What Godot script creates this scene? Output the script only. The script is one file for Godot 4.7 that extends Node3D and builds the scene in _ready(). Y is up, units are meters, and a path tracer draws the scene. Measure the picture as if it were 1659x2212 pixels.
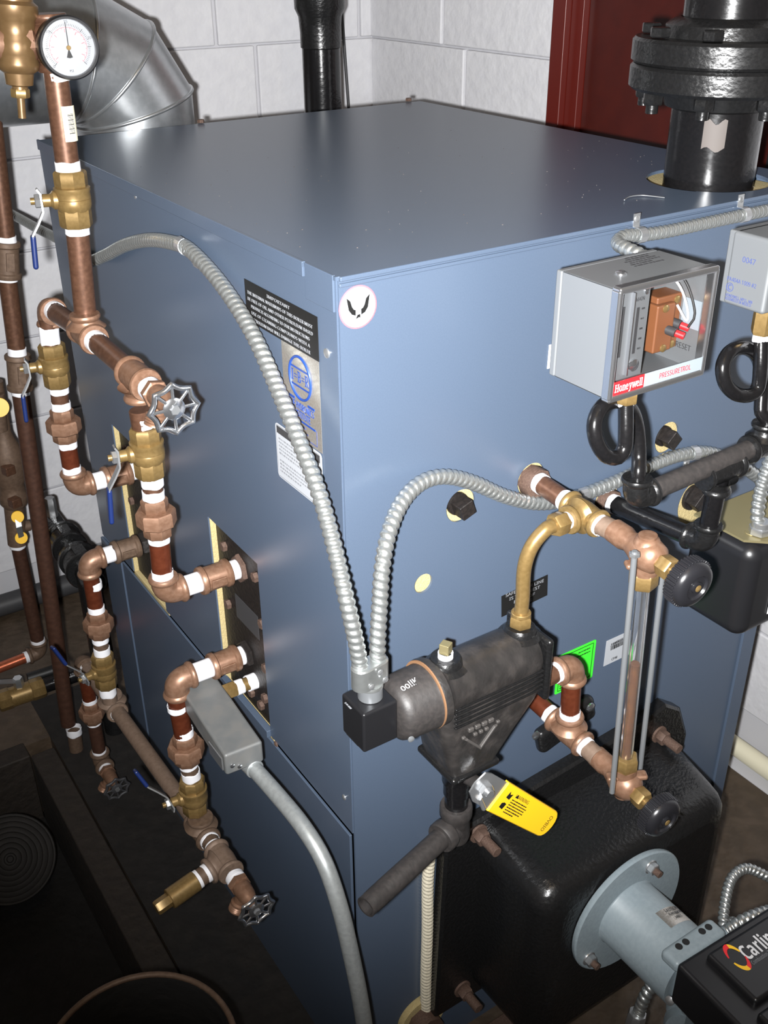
extends Node3D

class MB:
	var v := PackedVector3Array()
	var n := PackedVector3Array()
	func tri(a: Vector3, b: Vector3, c: Vector3, na: Vector3, nb: Vector3, nc: Vector3) -> void:
		if (c - a).cross(b - a).dot(na + nb + nc) < 0.0:
			v.append_array(PackedVector3Array([a, c, b])); n.append_array(PackedVector3Array([na, nc, nb]))
		else:
			v.append_array(PackedVector3Array([a, b, c])); n.append_array(PackedVector3Array([na, nb, nc]))
	func quad(a: Vector3, b: Vector3, c: Vector3, d: Vector3, na: Vector3, nb: Vector3, nc: Vector3, nd: Vector3) -> void:
		tri(a, b, c, na, nb, nc); tri(a, c, d, na, nc, nd)
	func flat(a: Vector3, b: Vector3, c: Vector3, d: Vector3, nn: Vector3) -> void:
		quad(a, b, c, d, nn, nn, nn, nn)
	# turned body: profile of (radius, height) points, from below to above along the frame's y
	func lathe(xf: Transform3D, prof: Array, seg := 24, facets := false, turn := 0.0) -> void:
		var k := prof.size()
		var sn := []
		for i in k - 1:
			var d: Vector2 = prof[i + 1] - prof[i]
			sn.append(Vector2(d.y, -d.x).normalized())
		for i in k - 1:
			var p: Vector2 = prof[i]; var q: Vector2 = prof[i + 1]
			if p.distance_to(q) < 1e-7: continue
			var n0: Vector2 = sn[i]; var n1: Vector2 = sn[i]
			if i > 0 and sn[i - 1].dot(n0) > 0.75: n0 = (n0 + sn[i - 1]).normalized()
			if i < k - 2 and sn[i + 1].dot(n1) > 0.75: n1 = (n1 + sn[i + 1]).normalized()
			for s in seg:
				var a := turn + TAU * s / seg; var b := turn + TAU * (s + 1) / seg
				var ca := Vector3(cos(a), 0, sin(a)); var cb := Vector3(cos(b), 0, sin(b))
				var p0 := xf * (ca * p.x + Vector3.UP * p.y); var p1 := xf * (cb * p.x + Vector3.UP * p.y)
				var q0 := xf * (ca * q.x + Vector3.UP * q.y); var q1 := xf * (cb * q.x + Vector3.UP * q.y)
				var na := ca; var nb := cb
				if facets:
					na = (ca + cb).normalized(); nb = na
				var m00 := (xf.basis * (na * n0.x + Vector3.UP * n0.y)).normalized(); var m10 := (xf.basis * (nb * n0.x + Vector3.UP * n0.y)).normalized()
				var m01 := (xf.basis * (na * n1.x + Vector3.UP * n1.y)).normalized(); var m11 := (xf.basis * (nb * n1.x + Vector3.UP * n1.y)).normalized()
				quad(p0, p1, q1, q0, m00, m10, m11, m01)
	# a skin over rings of equally many points, closed round each ring
	func skin(rings: Array, cap0 := true, cap1 := true) -> void:
		var m := rings.size(); var k: int = rings[0].size()
		var cen := []
		for r in rings:
			var c := Vector3.ZERO
			for p in r: c += p
			cen.append(c / k)
		var nor := []
		for i in m:
			var row := PackedVector3Array()
			for j in k:
				var du: Vector3 = rings[i][(j + 1) % k] - rings[i][(j + k - 1) % k]
				var dv: Vector3 = rings[mini(i + 1, m - 1)][j] - rings[maxi(i - 1, 0)][j]
				var g := du.cross(dv).normalized()
				if g.dot(rings[i][j] - cen[i]) < 0: g = -g
				row.append(g)
			nor.append(row)
		for i in m - 1:
			for j in k:
				var j2 := (j + 1) % k
				quad(rings[i][j], rings[i][j2], rings[i + 1][j2], rings[i + 1][j], nor[i][j], nor[i][j2], nor[i + 1][j2], nor[i + 1][j])
		if cap0: fan(rings[0], cen[0], (cen[0] - cen[1]).normalized())
		if cap1: fan(rings[m - 1], cen[m - 1], (cen[m - 1] - cen[m - 2]).normalized())
	func fan(r: PackedVector3Array, c: Vector3, nn: Vector3) -> void:
		for j in r.size(): tri(c, r[j], r[(j + 1) % r.size()], nn, nn, nn)
	static func frames(path: PackedVector3Array, closed := false) -> Array:
		var out := []
		var m := path.size()
		var up := Vector3.ZERO
		for i in m:
			var d: Vector3
			if closed: d = (path[(i + 1) % m] - path[(i + m - 1) % m]).normalized()
			else: d = (path[mini(i + 1, m - 1)] - path[maxi(i - 1, 0)]).normalized()
			if i == 0:
				up = d.cross(Vector3.UP if absf(d.y) < 0.9 else Vector3.RIGHT).normalized()
			else:
				up = (up - d * up.dot(d)).normalized()
			out.append([d, up, d.cross(up)])
		return out
	func sweep(path: PackedVector3Array, r: float, seg := 16, caps := true, closed := false) -> void:
		var fr := frames(path, closed)
		var m := path.size()
		for i in (m if closed else m - 1):
			var i2 := (i + 1) % m
			for s in seg:
				var a := TAU * s / seg; var b := TAU * (s + 1) / seg
				var n00: Vector3 = fr[i][1] * cos(a) + fr[i][2] * sin(a); var n01: Vector3 = fr[i][1] * cos(b) + fr[i][2] * sin(b)
				var n10: Vector3 = fr[i2][1] * cos(a) + fr[i2][2] * sin(a); var n11: Vector3 = fr[i2][1] * cos(b) + fr[i2][2] * sin(b)
				quad(path[i] + n00 * r, path[i] + n01 * r, path[i2] + n11 * r, path[i2] + n10 * r, n00, n01, n11, n10)
		if caps and not closed:
			for e in [0, m - 1]:
				var ring := PackedVector3Array()
				for s in seg: ring.append(path[e] + (fr[e][1] * cos(TAU * s / seg) + fr[e][2] * sin(TAU * s / seg)) * r)
				fan(ring, path[e], fr[e][0] * (-1.0 if e == 0 else 1.0))
	# wound metal hose: ridges run round it as a shallow screw
	func hose(path: PackedVector3Array, r: float, pitch: float, seg := 16) -> void:
		var c := Curve3D.new()
		c.bake_interval = 0.002
		for p in path: c.add_point(p)
		var L := c.get_baked_length()
		var steps := int(L / pitch * 6.0)
		var dense := PackedVector3Array()
		for i in steps + 1: dense.append(c.sample_baked(L * i / steps, true))
		var fr := frames(dense)
		var rings := []
		for i in steps + 1:
			var ring := PackedVector3Array()
			for s in seg:
				var a := TAU * s / seg
				var w := fposmod(L * i / steps / pitch + float(s) / seg, 1.0)
				var rr := r * (0.74 + 0.28 * pow(absf(sin(PI * w)), 0.7))
				ring.append(dense[i] + (fr[i][1] * cos(a) + fr[i][2] * sin(a)) * rr)
			rings.append(ring)
		skin(rings)
	func box(xf: Transform3D, size: Vector3, bev := 0.0) -> void:
		rbox(xf, size, bev, 1)
	func rbox(xf: Transform3D, size: Vector3, r: float, k := 4) -> void:
		var h := size * 0.5
		r = minf(r, minf(h.x, minf(h.y, h.z)) * 0.999)
		if r <= 0.00001:
			for ax in 3:
				for sg in [-1.0, 1.0]:
					var nn := Vector3.ZERO; nn[ax] = sg
					var u := Vector3.ZERO; u[(ax + 1) % 3] = h[(ax + 1) % 3]
					var w := Vector3.ZERO; w[(ax + 2) % 3] = h[(ax + 2) % 3]
					var c: Vector3 = nn * h
					flat(xf * (c + u + w), xf * (c + u - w), xf * (c - u - w), xf * (c - u + w), (xf.basis * nn).normalized())
			return
		for ax in 3:
			for sg in [-1.0, 1.0]:
				var b := (ax + 1) % 3; var d := (ax + 2) % 3
				var us := _marks(h[b], r, k); var ws := _marks(h[d], r, k)
				for i in us.size() - 1:
					for j in ws.size() - 1:
						var P := []; var N := []
						for q in [[i, j], [i + 1, j], [i + 1, j + 1], [i, j + 1]]:
							var p := Vector3.ZERO
							p[ax] = sg * h[ax]; p[b] = us[q[0]]; p[d] = ws[q[1]]
							var inner := p.clamp(-h + Vector3.ONE * r, h - Vector3.ONE * r)
							var nn := (p - inner).normalized()
							P.append(xf * (inner + nn * r)); N.append((xf.basis * nn).normalized())
						quad(P[0], P[1], P[2], P[3], N[0], N[1], N[2], N[3])
	func _marks(h: float, r: float, k: int) -> Array:
		var out := []
		for i in k + 1: out.append(-h + r - r * tan(PI / 4 * (1.0 - float(i) / k)))
		for i in k + 1: out.append(h - r + r * tan(PI / 4 * float(i) / k))
		return out
	# flat outline in the frame's xy, thick along z (from 0 to depth)
	func plate(xf: Transform3D, poly: PackedVector2Array, depth: float, bev := 0.0) -> void:
		if Geometry2D.is_polygon_clockwise(poly): poly.reverse()
		var top := poly
		if bev > 0.0:
			var o := Geometry2D.offset_polygon(poly, -bev, Geometry2D.JOIN_MITER)
			if o.size() == 1 and o[0].size() == poly.size():
				top = o[0]
				if Geometry2D.is_polygon_clockwise(top): top.reverse()
				var best := 0
				for i in top.size():
					if top[i].distance_to(poly[0]) < top[best].distance_to(poly[0]): best = i
				var rot := PackedVector2Array()
				for i in top.size(): rot.append(top[(i + best) % top.size()])
				top = rot
			else: bev = 0.0
		var zn := (xf.basis * Vector3.BACK).normalized()
		var t := Geometry2D.triangulate_polygon(top)
		for i in range(0, t.size(), 3):
			var A := top[t[i]]; var B := top[t[i + 1]]; var C := top[t[i + 2]]
			tri(xf * Vector3(A.x, A.y, depth), xf * Vector3(B.x, B.y, depth), xf * Vector3(C.x, C.y, depth), zn, zn, zn)
		t = Geometry2D.triangulate_polygon(poly)
		for i in range(0, t.size(), 3):
			var A := poly[t[i]]; var B := poly[t[i + 1]]; var C := poly[t[i + 2]]
			tri(xf * Vector3(A.x, A.y, 0), xf * Vector3(B.x, B.y, 0), xf * Vector3(C.x, C.y, 0), -zn, -zn, -zn)
		var k := poly.size()
		var en := []
		for i in k:
			var d := poly[(i + 1) % k] - poly[i]
			en.append(Vector3(d.y, -d.x, 0).normalized())
		for i in k:
			var j := (i + 1) % k
			var e: Vector3 = en[i]
			var n0: Vector3 = (e + en[(i + k - 1) % k]).normalized() if e.dot(en[(i + k - 1) % k]) > 0.8 else e
			var n1: Vector3 = (e + en[j]).normalized() if e.dot(en[j]) > 0.8 else e
			n0 = (xf.basis * n0).normalized(); n1 = (xf.basis * n1).normalized()
			var zt := depth - bev
			quad(xf * Vector3(poly[i].x, poly[i].y, 0), xf * Vector3(poly[j].x, poly[j].y, 0), xf * Vector3(poly[j].x, poly[j].y, zt), xf * Vector3(poly[i].x, poly[i].y, zt), n0, n1, n1, n0)
			if bev > 0.0:
				var m0 := (n0 + zn).normalized(); var m1 := (n1 + zn).normalized()
				quad(xf * Vector3(poly[i].x, poly[i].y, zt), xf * Vector3(poly[j].x, poly[j].y, zt), xf * Vector3(top[j].x, top[j].y, depth), xf * Vector3(top[i].x, top[i].y, depth), m0, m1, m1, m0)
	func mesh(origin: Vector3) -> ArrayMesh:
		var w := PackedVector3Array(v)
		for i in w.size(): w[i] -= origin
		var a := []
		a.resize(Mesh.ARRAY_MAX)
		a[Mesh.ARRAY_VERTEX] = w; a[Mesh.ARRAY_NORMAL] = n
		var am := ArrayMesh.new()
		am.add_surface_from_arrays(Mesh.PRIMITIVE_TRIANGLES, a)
		return am

# ---------------------------------------------------------------- helpers
var M := {}
var taken := {}

func V(x: float, y: float, z: float) -> Vector3: return Vector3(x, y, z)
func fr(p: Vector3, dir: Vector3) -> Transform3D:      # frame at p whose y runs along dir
	var y := dir.normalized()
	var x := y.cross(Vector3.BACK if absf(y.z) < 0.9 else Vector3.UP).normalized()
	return Transform3D(Basis(x, y, x.cross(y)), p)
func at(p: Vector3, x := Vector3.RIGHT, y := Vector3.UP) -> Transform3D:   # frame with given x and y
	x = x.normalized(); var z := x.cross(y).normalized()
	return Transform3D(Basis(x, z.cross(x), z), p)
func numbered(called: String) -> String:
	taken[called] = taken.get(called, 0) + 1
	return called if taken[called] == 1 else "%s_%03d" % [called, taken[called] - 1]
func thing(called: String, label: String, category: String, where: Vector3, group := "") -> Node3D:
	var o := Node3D.new()
	o.name = numbered(called)
	add_child(o, true)
	o.position = where
	tag(o, label, category, group)
	return o
func tag(o: Node3D, label: String, category: String, group := "", kind := "") -> void:
	if label: o.set_meta("label", label)
	if category: o.set_meta("category", category)
	if group: o.set_meta("group", group)
	if kind: o.set_meta("kind", kind)
func obj(called: String, b: MB, m: Material, parent: Node3D = self, label := "") -> MeshInstance3D:
	var o := MeshInstance3D.new()
	o.name = numbered(called) if parent == self else called
	o.mesh = b.mesh(parent.global_position)
	o.material_override = m
	parent.add_child(o, true)
	if label: o.set_meta("label", label)
	return o
func struct(called: String, b: MB, m: Material, label: String, category: String) -> MeshInstance3D:
	var o := obj(called, b, m)
	tag(o, label, category, "", "structure")
	return o
func words(called: String, s: String, p: Vector3, right: Vector3, up: Vector3, height: float, m: Material, parent: Node3D, serif := false, width := 0.0, bold := false) -> MeshInstance3D:
	var t := TextMesh.new()
	var f := SystemFont.new()
	f.font_names = PackedStringArray(["Droid Serif" if serif else "Droid Sans"])
	if bold: f.font_weight = 700
	t.font = f
	t.text = s
	t.font_size = 32
	t.pixel_size = height / 23.0
	t.depth = 0.0003
	t.curve_step = 2.0
	t.vertical_alignment = VERTICAL_ALIGNMENT_CENTER
	var o := MeshInstance3D.new()
	o.name = called
	o.mesh = t
	o.material_override = m
	parent.add_child(o, true)
	var x := right.normalized(); var z := x.cross(up).normalized()
	var sx := 1.0
	if width > 0.0:
		var w := t.get_aabb().size.x
		if w > 0.0: sx = width / w
	o.global_transform = Transform3D(Basis(x * sx, z.cross(x), z), p)
	return o
func path(pts: Array, step := 0.006) -> PackedVector3Array:   # smooth line through points
	var out := PackedVector3Array()
	for i in pts.size() - 1:
		var a: Vector3 = pts[i]; var b: Vector3 = pts[i + 1]
		var pre: Vector3 = pts[i - 1] if i > 0 else a * 2.0 - b
		var post: Vector3 = pts[i + 2] if i + 2 < pts.size() else b * 2.0 - a
		var k := maxi(1, int(a.distance_to(b) / step))
		for j in k: out.append(a.cubic_interpolate(b, pre, post, float(j) / k))
	out.append(pts[-1])
	return out
func noise_tex(c: Array, freq: float, sd: int, octaves := 4, size := 256, kind := FastNoiseLite.TYPE_SIMPLEX_SMOOTH) -> NoiseTexture2D:
	var nz := FastNoiseLite.new()
	nz.noise_type = kind; nz.seed = sd; nz.frequency = freq
	nz.fractal_octaves = octaves
	var t := NoiseTexture2D.new()
	t.width = size; t.height = size; t.seamless = true
	t.noise = nz
	var g := Gradient.new()
	g.offsets = PackedFloat32Array(); g.colors = PackedColorArray()
	var o := PackedFloat32Array(); var k := PackedColorArray()
	for i in c.size():
		o.append(0.25 + 0.5 * i / maxf(1.0, c.size() - 1.0)); k.append(c[i])
	g.offsets = o; g.colors = k
	t.color_ramp = g
	return t
func mat(called: String, c: Color, rough: float, metal := 0.0, tints := [], scale := 4.0, freq := 0.02, bump := 0.0, bumpscale := 0.0) -> StandardMaterial3D:
	var m := StandardMaterial3D.new()
	m.resource_name = called
	m.albedo_color = c; m.roughness = rough; m.metallic = metal
	if tints.size() > 0:
		m.albedo_color = Color.WHITE
		var mean := Color(0, 0, 0)
		for q in tints: mean += q * (1.0 / tints.size())
		var soft := []
		for q in tints: soft.append(mean.lerp(q, .55))
		m.albedo_texture = noise_tex(soft, freq, hash(called) % 1000)
		m.uv1_triplanar = true; m.uv1_world_triplanar = true
		m.uv1_scale = Vector3.ONE * scale
	if bump > 0.0:
		var nz := FastNoiseLite.new()
		nz.seed = 7 + hash(called) % 100; nz.frequency = 0.03; nz.fractal_octaves = 4
		var t := NoiseTexture2D.new()
		t.width = 256; t.height = 256; t.seamless = true; t.as_normal_map = true; t.bump_strength = 6.0
		t.noise = nz
		m.normal_enabled = true; m.normal_texture = t; m.normal_scale = bump
		m.uv1_triplanar = true; m.uv1_world_triplanar = true
		m.uv1_scale = Vector3.ONE * (scale if tints.size() > 0 else bumpscale)
	M[called] = m
	return m
func rgb(r: int, g: int, b: int) -> Color: return Color(r / 255.0, g / 255.0, b / 255.0)

# ---------------------------------------------------------------- plumbing
func pipe(par: Node3D, a: Vector3, b: Vector3, r: float, m: Material, called := "pipe_nipple") -> void:
	var s := MB.new(); var L := a.distance_to(b)
	s.lathe(fr(a, b - a), [Vector2(0, 0), Vector2(r * 0.93, 0), Vector2(r, r * 0.07), Vector2(r, L - r * 0.07), Vector2(r * 0.93, L), Vector2(0, L)], 24)
	obj(called, s, m, par)
func tape(par: Node3D, a: Vector3, b: Vector3, r: float) -> void:   # thread tape wound on a joint, ragged at the rims
	var L := a.distance_to(b); var f := fr(a, b - a); var rings := []
	var seed_ := hash(a)
	for k in 7:
		var ring := PackedVector3Array()
		for s in 24:
			var t := TAU * s / 24
			var w := (sin(t * 3.0 + seed_ % 17) + sin(t * 5.0 + seed_ % 23)) * 0.035
			var y: float = L * [0.0, 0.0, 0.12, 0.5, 0.88, 1.0, 1.0][k]
			if k <= 1: y += L * w
			if k >= 5: y -= L * w
			var rr: float = r * [0.98, 1.045, 1.06, 1.05 + 0.012 * sin(t * 2.0 + seed_), 1.06, 1.045, 0.98][k]
			ring.append(f * Vector3(cos(t) * rr, y, sin(t) * rr))
		rings.append(ring)
	var mb := MB.new(); mb.skin(rings, false, false)
	obj("thread_tape", mb, M.tape, par)
func _collar(s: MB, c: Vector3, d: Vector3, y0: float, y1: float, r: float) -> void:
	s.lathe(fr(c, d), [Vector2(0, y0), Vector2(r * 0.86, y0), Vector2(r * 0.97, y0 + r * 0.12), Vector2(r, y0 + r * 0.22), Vector2(r, y1 - r * 0.12), Vector2(r * 0.94, y1), Vector2(0, y1)], 28)
func elbow(par: Node3D, c: Vector3, da: Vector3, db: Vector3, r: float, m: Material, L := 0.0) -> void:
	da = da.normalized(); db = db.normalized()
	if L == 0.0: L = r * 2.0
	var s := MB.new(); var pts := PackedVector3Array()
	var bend := r * 1.25
	pts.append(c + da * L * .93)
	for i in 11:
		var t := i / 10.0
		pts.append((c + da * bend) * (1 - t) * (1 - t) + c * 2 * t * (1 - t) + (c + db * bend) * t * t)
	pts.append(c + db * L * .93)
	s.sweep(pts, r * 1.27, 24)
	_collar(s, c, da, L - r * 0.62, L, r * 1.5); _collar(s, c, db, L - r * 0.62, L, r * 1.5)
	obj("elbow_fitting", s, m, par)
func tee(par: Node3D, c: Vector3, ax: Vector3, br: Vector3, r: float, m: Material, L := 0.0) -> void:
	ax = ax.normalized(); br = br.normalized()
	if L == 0.0: L = r * 2.0
	var s := MB.new()
	s.lathe(fr(c - ax * L, ax), [Vector2(0, L * .06), Vector2(r * 1.3, L * .06), Vector2(r * 1.27, L * 0.5), Vector2(r * 1.36, L), Vector2(r * 1.27, L * 1.5), Vector2(r * 1.3, L * 1.94), Vector2(0, L * 1.94)], 28)
	s.lathe(fr(c, br), [Vector2(r * 1.9, r * 0.75), Vector2(r * 1.5, r * 1.12), Vector2(r * 1.28, r * 1.4), Vector2(r * 1.28, L * .94), Vector2(0, L * .94)], 28)
	_collar(s, c, ax, L - r * 0.6, L, r * 1.5); _collar(s, c, -ax, L - r * 0.6, L, r * 1.5); _collar(s, c, br, L - r * 0.6, L, r * 1.5)
	obj("tee_fitting", s, m, par)
func coupling(par: Node3D, a: Vector3, b: Vector3, r: float, m: Material) -> void:
	var s := MB.new(); var L := a.distance_to(b)
	s.lathe(fr(a, b - a), [Vector2(0, 0), Vector2(r * 1.4, 0), Vector2(r * 1.48, r * .1), Vector2(r * 1.48, r * .5), Vector2(r * 1.3, r * .65), Vector2(r * 1.3, L - r * .65), Vector2(r * 1.48, L - r * .5), Vector2(r * 1.48, L - r * .1), Vector2(r * 1.4, L), Vector2(0, L)], 28)
	s.box(fr(a + (b - a) * .5, b - a) * Transform3D(Basis(), V(0, 0, r * 1.25)), V(r * .9, L * .5, r * .35), .0008)
	obj("coupling", s, m, par)
func hexnut(par: Node3D, a: Vector3, b: Vector3, r: float, sides: int, m: Material, called := "hex_nut", turn := 0.2) -> void:
	var s := MB.new(); var L := a.distance_to(b)
	s.lathe(fr(a, b - a), [Vector2(0, 0), Vector2(r * .9, 0), Vector2(r, L * .12), Vector2(r, L * .88), Vector2(r * .9, L), Vector2(0, L)], sides, true, turn)
	obj(called, s, m, par)
func union(par: Node3D, a: Vector3, b: Vector3, r: float) -> void:   # a below, b above
	var d := (b - a).normalized(); var L := a.distance_to(b)
	hexnut(par, a, a + d * L * .38, r * 1.42, 8, M.bronze, "union_tail", .1)
	var s := MB.new(); var R := r * 1.92
	s.lathe(fr(a + d * L * .27, d), [Vector2(0, 0), Vector2(R * .82, 0), Vector2(R, L * .06), Vector2(R, L * .37), Vector2(R * .93, L * .42), Vector2(R * .6, L * .44), Vector2(0, L * .44)], 8, true, .25)
	obj("union_nut", s, M.bronze, par)
	hexnut(par, a + d * L * .66, b, r * 1.3, 8, M.bronze, "union_tail", .3)
func ball_valve(called: String, label: String, a: Vector3, b: Vector3, r: float, stem: Vector3, hang: Vector3, hl: float, grp: String, grip: Material) -> Node3D:
	var d := (b - a).normalized(); var L := a.distance_to(b); var c := (a + b) * .5
	var t := thing(called, label, "valve", a, grp)
	stem = (stem - d * stem.dot(d)).normalized()
	hexnut(t, a, a + d * L * .36, r * 1.42, 8, M.brass, "end_hex", .15)
	hexnut(t, b - d * L * .3, b, r * 1.42, 8, M.brass, "end_hex", .15)
	var s := MB.new(); var R := r * 1.52
	s.lathe(fr(a + d * L * .3, d), [Vector2(0, 0), Vector2(R * .88, 0), Vector2(R * .96, L * .05), Vector2(R, L * .1), Vector2(R, L * .2), Vector2(R * .985, L * .21), Vector2(R * 1.01, L * .22), Vector2(R * .98, L * .33), Vector2(R * 1.02, L * .36), Vector2(R * 1.02, L * .41), Vector2(R * .9, L * .43), Vector2(0, L * .43)], 28)
	obj("valve_body", s, M.brass, t)
	s = MB.new()
	s.lathe(fr(c, stem), [Vector2(0, 0), Vector2(r * .85, 0), Vector2(r * .8, R * 1.08), Vector2(r * .55, R * 1.25), Vector2(r * .55, R * 1.65), Vector2(r * .45, R * 1.7), Vector2(0, R * 1.7)], 18)
	obj("stem_boss", s, M.brass, t)
	hexnut(t, c + stem * R * 1.78, c + stem * R * 2.1, r * .62, 6, M.zinc, "stem_nut")
	s = MB.new()
	s.lathe(fr(c + stem * R * 1.7, stem), [Vector2(0, 0), Vector2(r * .3, 0), Vector2(r * .3, R * .62), Vector2(0, R * .62)], 10)
	obj("stem", s, M.brass, t)
	# lever: flat strip from the stem, cranked outward, then straight into its sleeve
	var o := c + stem * R * 1.74
	var hd := hang.normalized()
	var wd := stem.cross(hd).normalized()
	var pts := [o - hd * r * 1.0 + stem * r * .25, o - hd * r * .6, o + hd * r * .9, o + hd * r * 1.8 + stem * r * .5, o + hd * r * 2.8 + stem * r * 1.15, o + hd * hl * .98 + stem * r * 1.35]
	s = MB.new()
	_strip(s, pts.slice(0, 5) + [pts[4].lerp(pts[5], .12)], wd, r * 1.15, r * .16)
	obj("lever", s, M.zinc, t)
	s = MB.new()
	var g0: Vector3 = pts[4]; var g1: Vector3 = pts[5]
	s.rbox(at((g0 + g1) * .5, wd, (g1 - g0).normalized()), V(r * 1.25, g0.distance_to(g1), r * .46), r * .22, 3)
	obj("lever_sleeve", s, grip, t)
	return t
func _strip(s: MB, pts: Array, wd: Vector3, w: float, th: float) -> void:
	var rings := []
	for i in pts.size():
		var d: Vector3 = (pts[mini(i + 1, pts.size() - 1)] - pts[maxi(i - 1, 0)]).normalized()
		var nn := d.cross(wd).normalized()
		var p: Vector3 = pts[i]
		rings.append([p + wd * w * .5 + nn * th * .5, p - wd * w * .5 + nn * th * .5, p - wd * w * .5 - nn * th * .5, p + wd * w * .5 - nn * th * .5])
	for i in rings.size() - 1:
		for j in 4:
			var k := (j + 1) % 4
			var A: Vector3 = rings[i][j]; var B: Vector3 = rings[i][k]; var C: Vector3 = rings[i + 1][k]; var D: Vector3 = rings[i + 1][j]
			var mid: Vector3 = (pts[i] + pts[i + 1]) * .5
			var nn := (B - A).cross(D - A).normalized()
			if nn.dot((A + B + C + D) * .25 - mid) < 0: nn = -nn
			s.flat(A, B, C, D, nn)
	for e in [0, rings.size() - 1]:
		var r: Array = rings[e]
		var d: Vector3 = (pts[0] - pts[1]) if e == 0 else (pts[-1] - pts[-2])
		s.flat(r[0], r[1], r[2], r[3], d.normalized())
func handwheel(t: Node3D, c: Vector3, dir: Vector3, R: float, m: Material) -> void:
	var f := fr(c, dir); var ring := PackedVector3Array()
	for i in 64:
		var a := TAU * i / 64
		var rr := R * (1.0 - .17 * pow(absf(sin(a * 4.0)), .8))
		ring.append(f * V(cos(a) * rr, 0, sin(a) * rr))
	var s := MB.new(); s.sweep(ring, R * .105, 10, false, true)
	obj("wheel_rim", s, m, t)
	for i in 8:
		var a := TAU * i / 8
		var u := f.basis * V(cos(a), 0, sin(a))
		s = MB.new()
		s.rbox(at(c + u * R * .66, u, f.basis.y), V(R * .7, R * .1, R * .13), R * .045, 2)
		obj("wheel_spoke", s, m, t)
	s = MB.new()
	s.lathe(f, [Vector2(R * .22, -R * .14), Vector2(R * .42, -R * .1), Vector2(R * .45, R * .02), Vector2(R * .38, R * .07), Vector2(R * .2, R * .09), Vector2(R * .2, -R * .1)], 20)
	obj("wheel_hub", s, m, t)
	hexnut(t, f * V(0, -R * .2, 0), f * V(0, R * .2, 0), R * .2, 6, M.zinc, "wheel_nut")
func hose(called: String, label: String, pts: Array, r: float, pitch: float, grp := "") -> Node3D:
	var t := thing(called, label, "conduit", pts[0], grp)
	var s := MB.new(); s.hose(path(pts), r, pitch, 18)
	obj("metal_hose", s, M.flex, t)
	return t
func strap(t: Node3D, c: Vector3, dir: Vector3, out: Vector3, side: Vector3, r: float) -> void:   # one-hole clip over a hose; ear to one side with its screw
	var s := MB.new(); var pts := []
	for i in 9:
		var a := PI * i / 8
		pts.append(c + side * cos(a) * r * 1.12 + out * sin(a) * r * 1.15)
	pts.push_front(c + side * r * 1.12 - out * r * .9)
	pts.push_front(c + side * r * 3.0 - out * r * .95)
	_strip(s, pts, dir.normalized(), r * 1.3, r * .14)
	obj("hose_clip", s, M.zinc, t)
	s = MB.new()
	s.lathe(fr(c + side * r * 2.2 - out * r * .95, out), [Vector2(0, 0), Vector2(r * .5, 0), Vector2(r * .48, r * .2), Vector2(r * .2, r * .36), Vector2(0, r * .36)], 12)
	obj("clip_screw", s, M.zinc, t)
func disc(par: Node3D, called: String, p: Vector3, dir: Vector3, r: float, h: float, m: Material, label := "", seg := 32) -> MeshInstance3D:
	var s := MB.new()
	s.lathe(fr(p, dir), [Vector2(0, 0), Vector2(r, 0), Vector2(r, h * .7), Vector2(r * .97, h), Vector2(0, h)], seg)
	return obj(called, s, m, par, label)
func slab(par: Node3D, called: String, a: Vector3, b: Vector3, m: Material, bev := 0.0, label := "") -> MeshInstance3D:   # box between two corners
	var s := MB.new()
	s.box(Transform3D(Basis(), (a + b) * .5), (b - a).abs(), bev)
	return obj(called, s, m, par, label)
func bolt(par: Node3D, p: Vector3, dir: Vector3, r: float, m: Material, called := "bolt", h := 0.0) -> void:
	if h == 0.0: h = r * .9
	hexnut(par, p, p + dir.normalized() * h, r, 6, m, called)
func screw(par: Node3D, p: Vector3, dir: Vector3, r: float, m: Material, called := "screw") -> void:
	var s := MB.new()
	s.lathe(fr(p, dir), [Vector2(0, 0), Vector2(r, 0), Vector2(r * .95, r * .3), Vector2(r * .5, r * .5), Vector2(0, r * .55)], 14)
	obj(called, s, m, par)

func _ready() -> void:
	# camera
	var cam := Camera3D.new()
	cam.name = "camera"
	add_child(cam)
	cam.transform = Transform3D(Basis(Vector3(0.8348, -0.0074, 0.5505), Vector3(0.2744, 0.8725, -0.4043), Vector3(-0.4773, 0.4886, 0.7304)), Vector3(-0.4771, 1.5398, 0.8078))
	cam.fov = 52.9717
	cam.near = 0.02
	cam.current = true
	var env := Environment.new()
	env.background_mode = Environment.BG_COLOR
	env.background_color = Color(0, 0, 0)
	env.tonemap_mode = Environment.TONE_MAPPER_LINEAR
	env.tonemap_exposure = 1.0
	env.sdfgi_enabled = true; env.ssao_enabled = true; env.ssil_enabled = true
	var we := WorldEnvironment.new()
	we.name = "environment"
	we.environment = env
	add_child(we)
	# the camera's own flash, a hand's breadth off the lens, low on its left
	var flash := SpotLight3D.new()
	flash.name = "camera_flash"
	add_child(flash)
	flash.position = cam.position - cam.basis.x * .036 - cam.basis.y * .022
	flash.look_at(flash.position - cam.basis.z + cam.basis.y * .26 + cam.basis.x * .12)
	flash.light_energy = 7.8
	flash.light_color = Color(1.0, 1.0, 1.0)
	flash.light_size = .012
	flash.spot_range = 12.0; flash.spot_attenuation = 2.0
	flash.spot_angle = 46.0
	flash.spot_angle_attenuation = 1.0
	flash.shadow_enabled = true
	materials()
	room()
	ceiling_lamp()
	boiler()
	dust_flecks()
	boiler_labels()
	steam_riser()
	vent_duct()
	left_piping()
	wall_piping()
	gauge_set()
	low_water_cutoff()
	controls()
	conduits()
	burner()
	floor_things()

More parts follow.
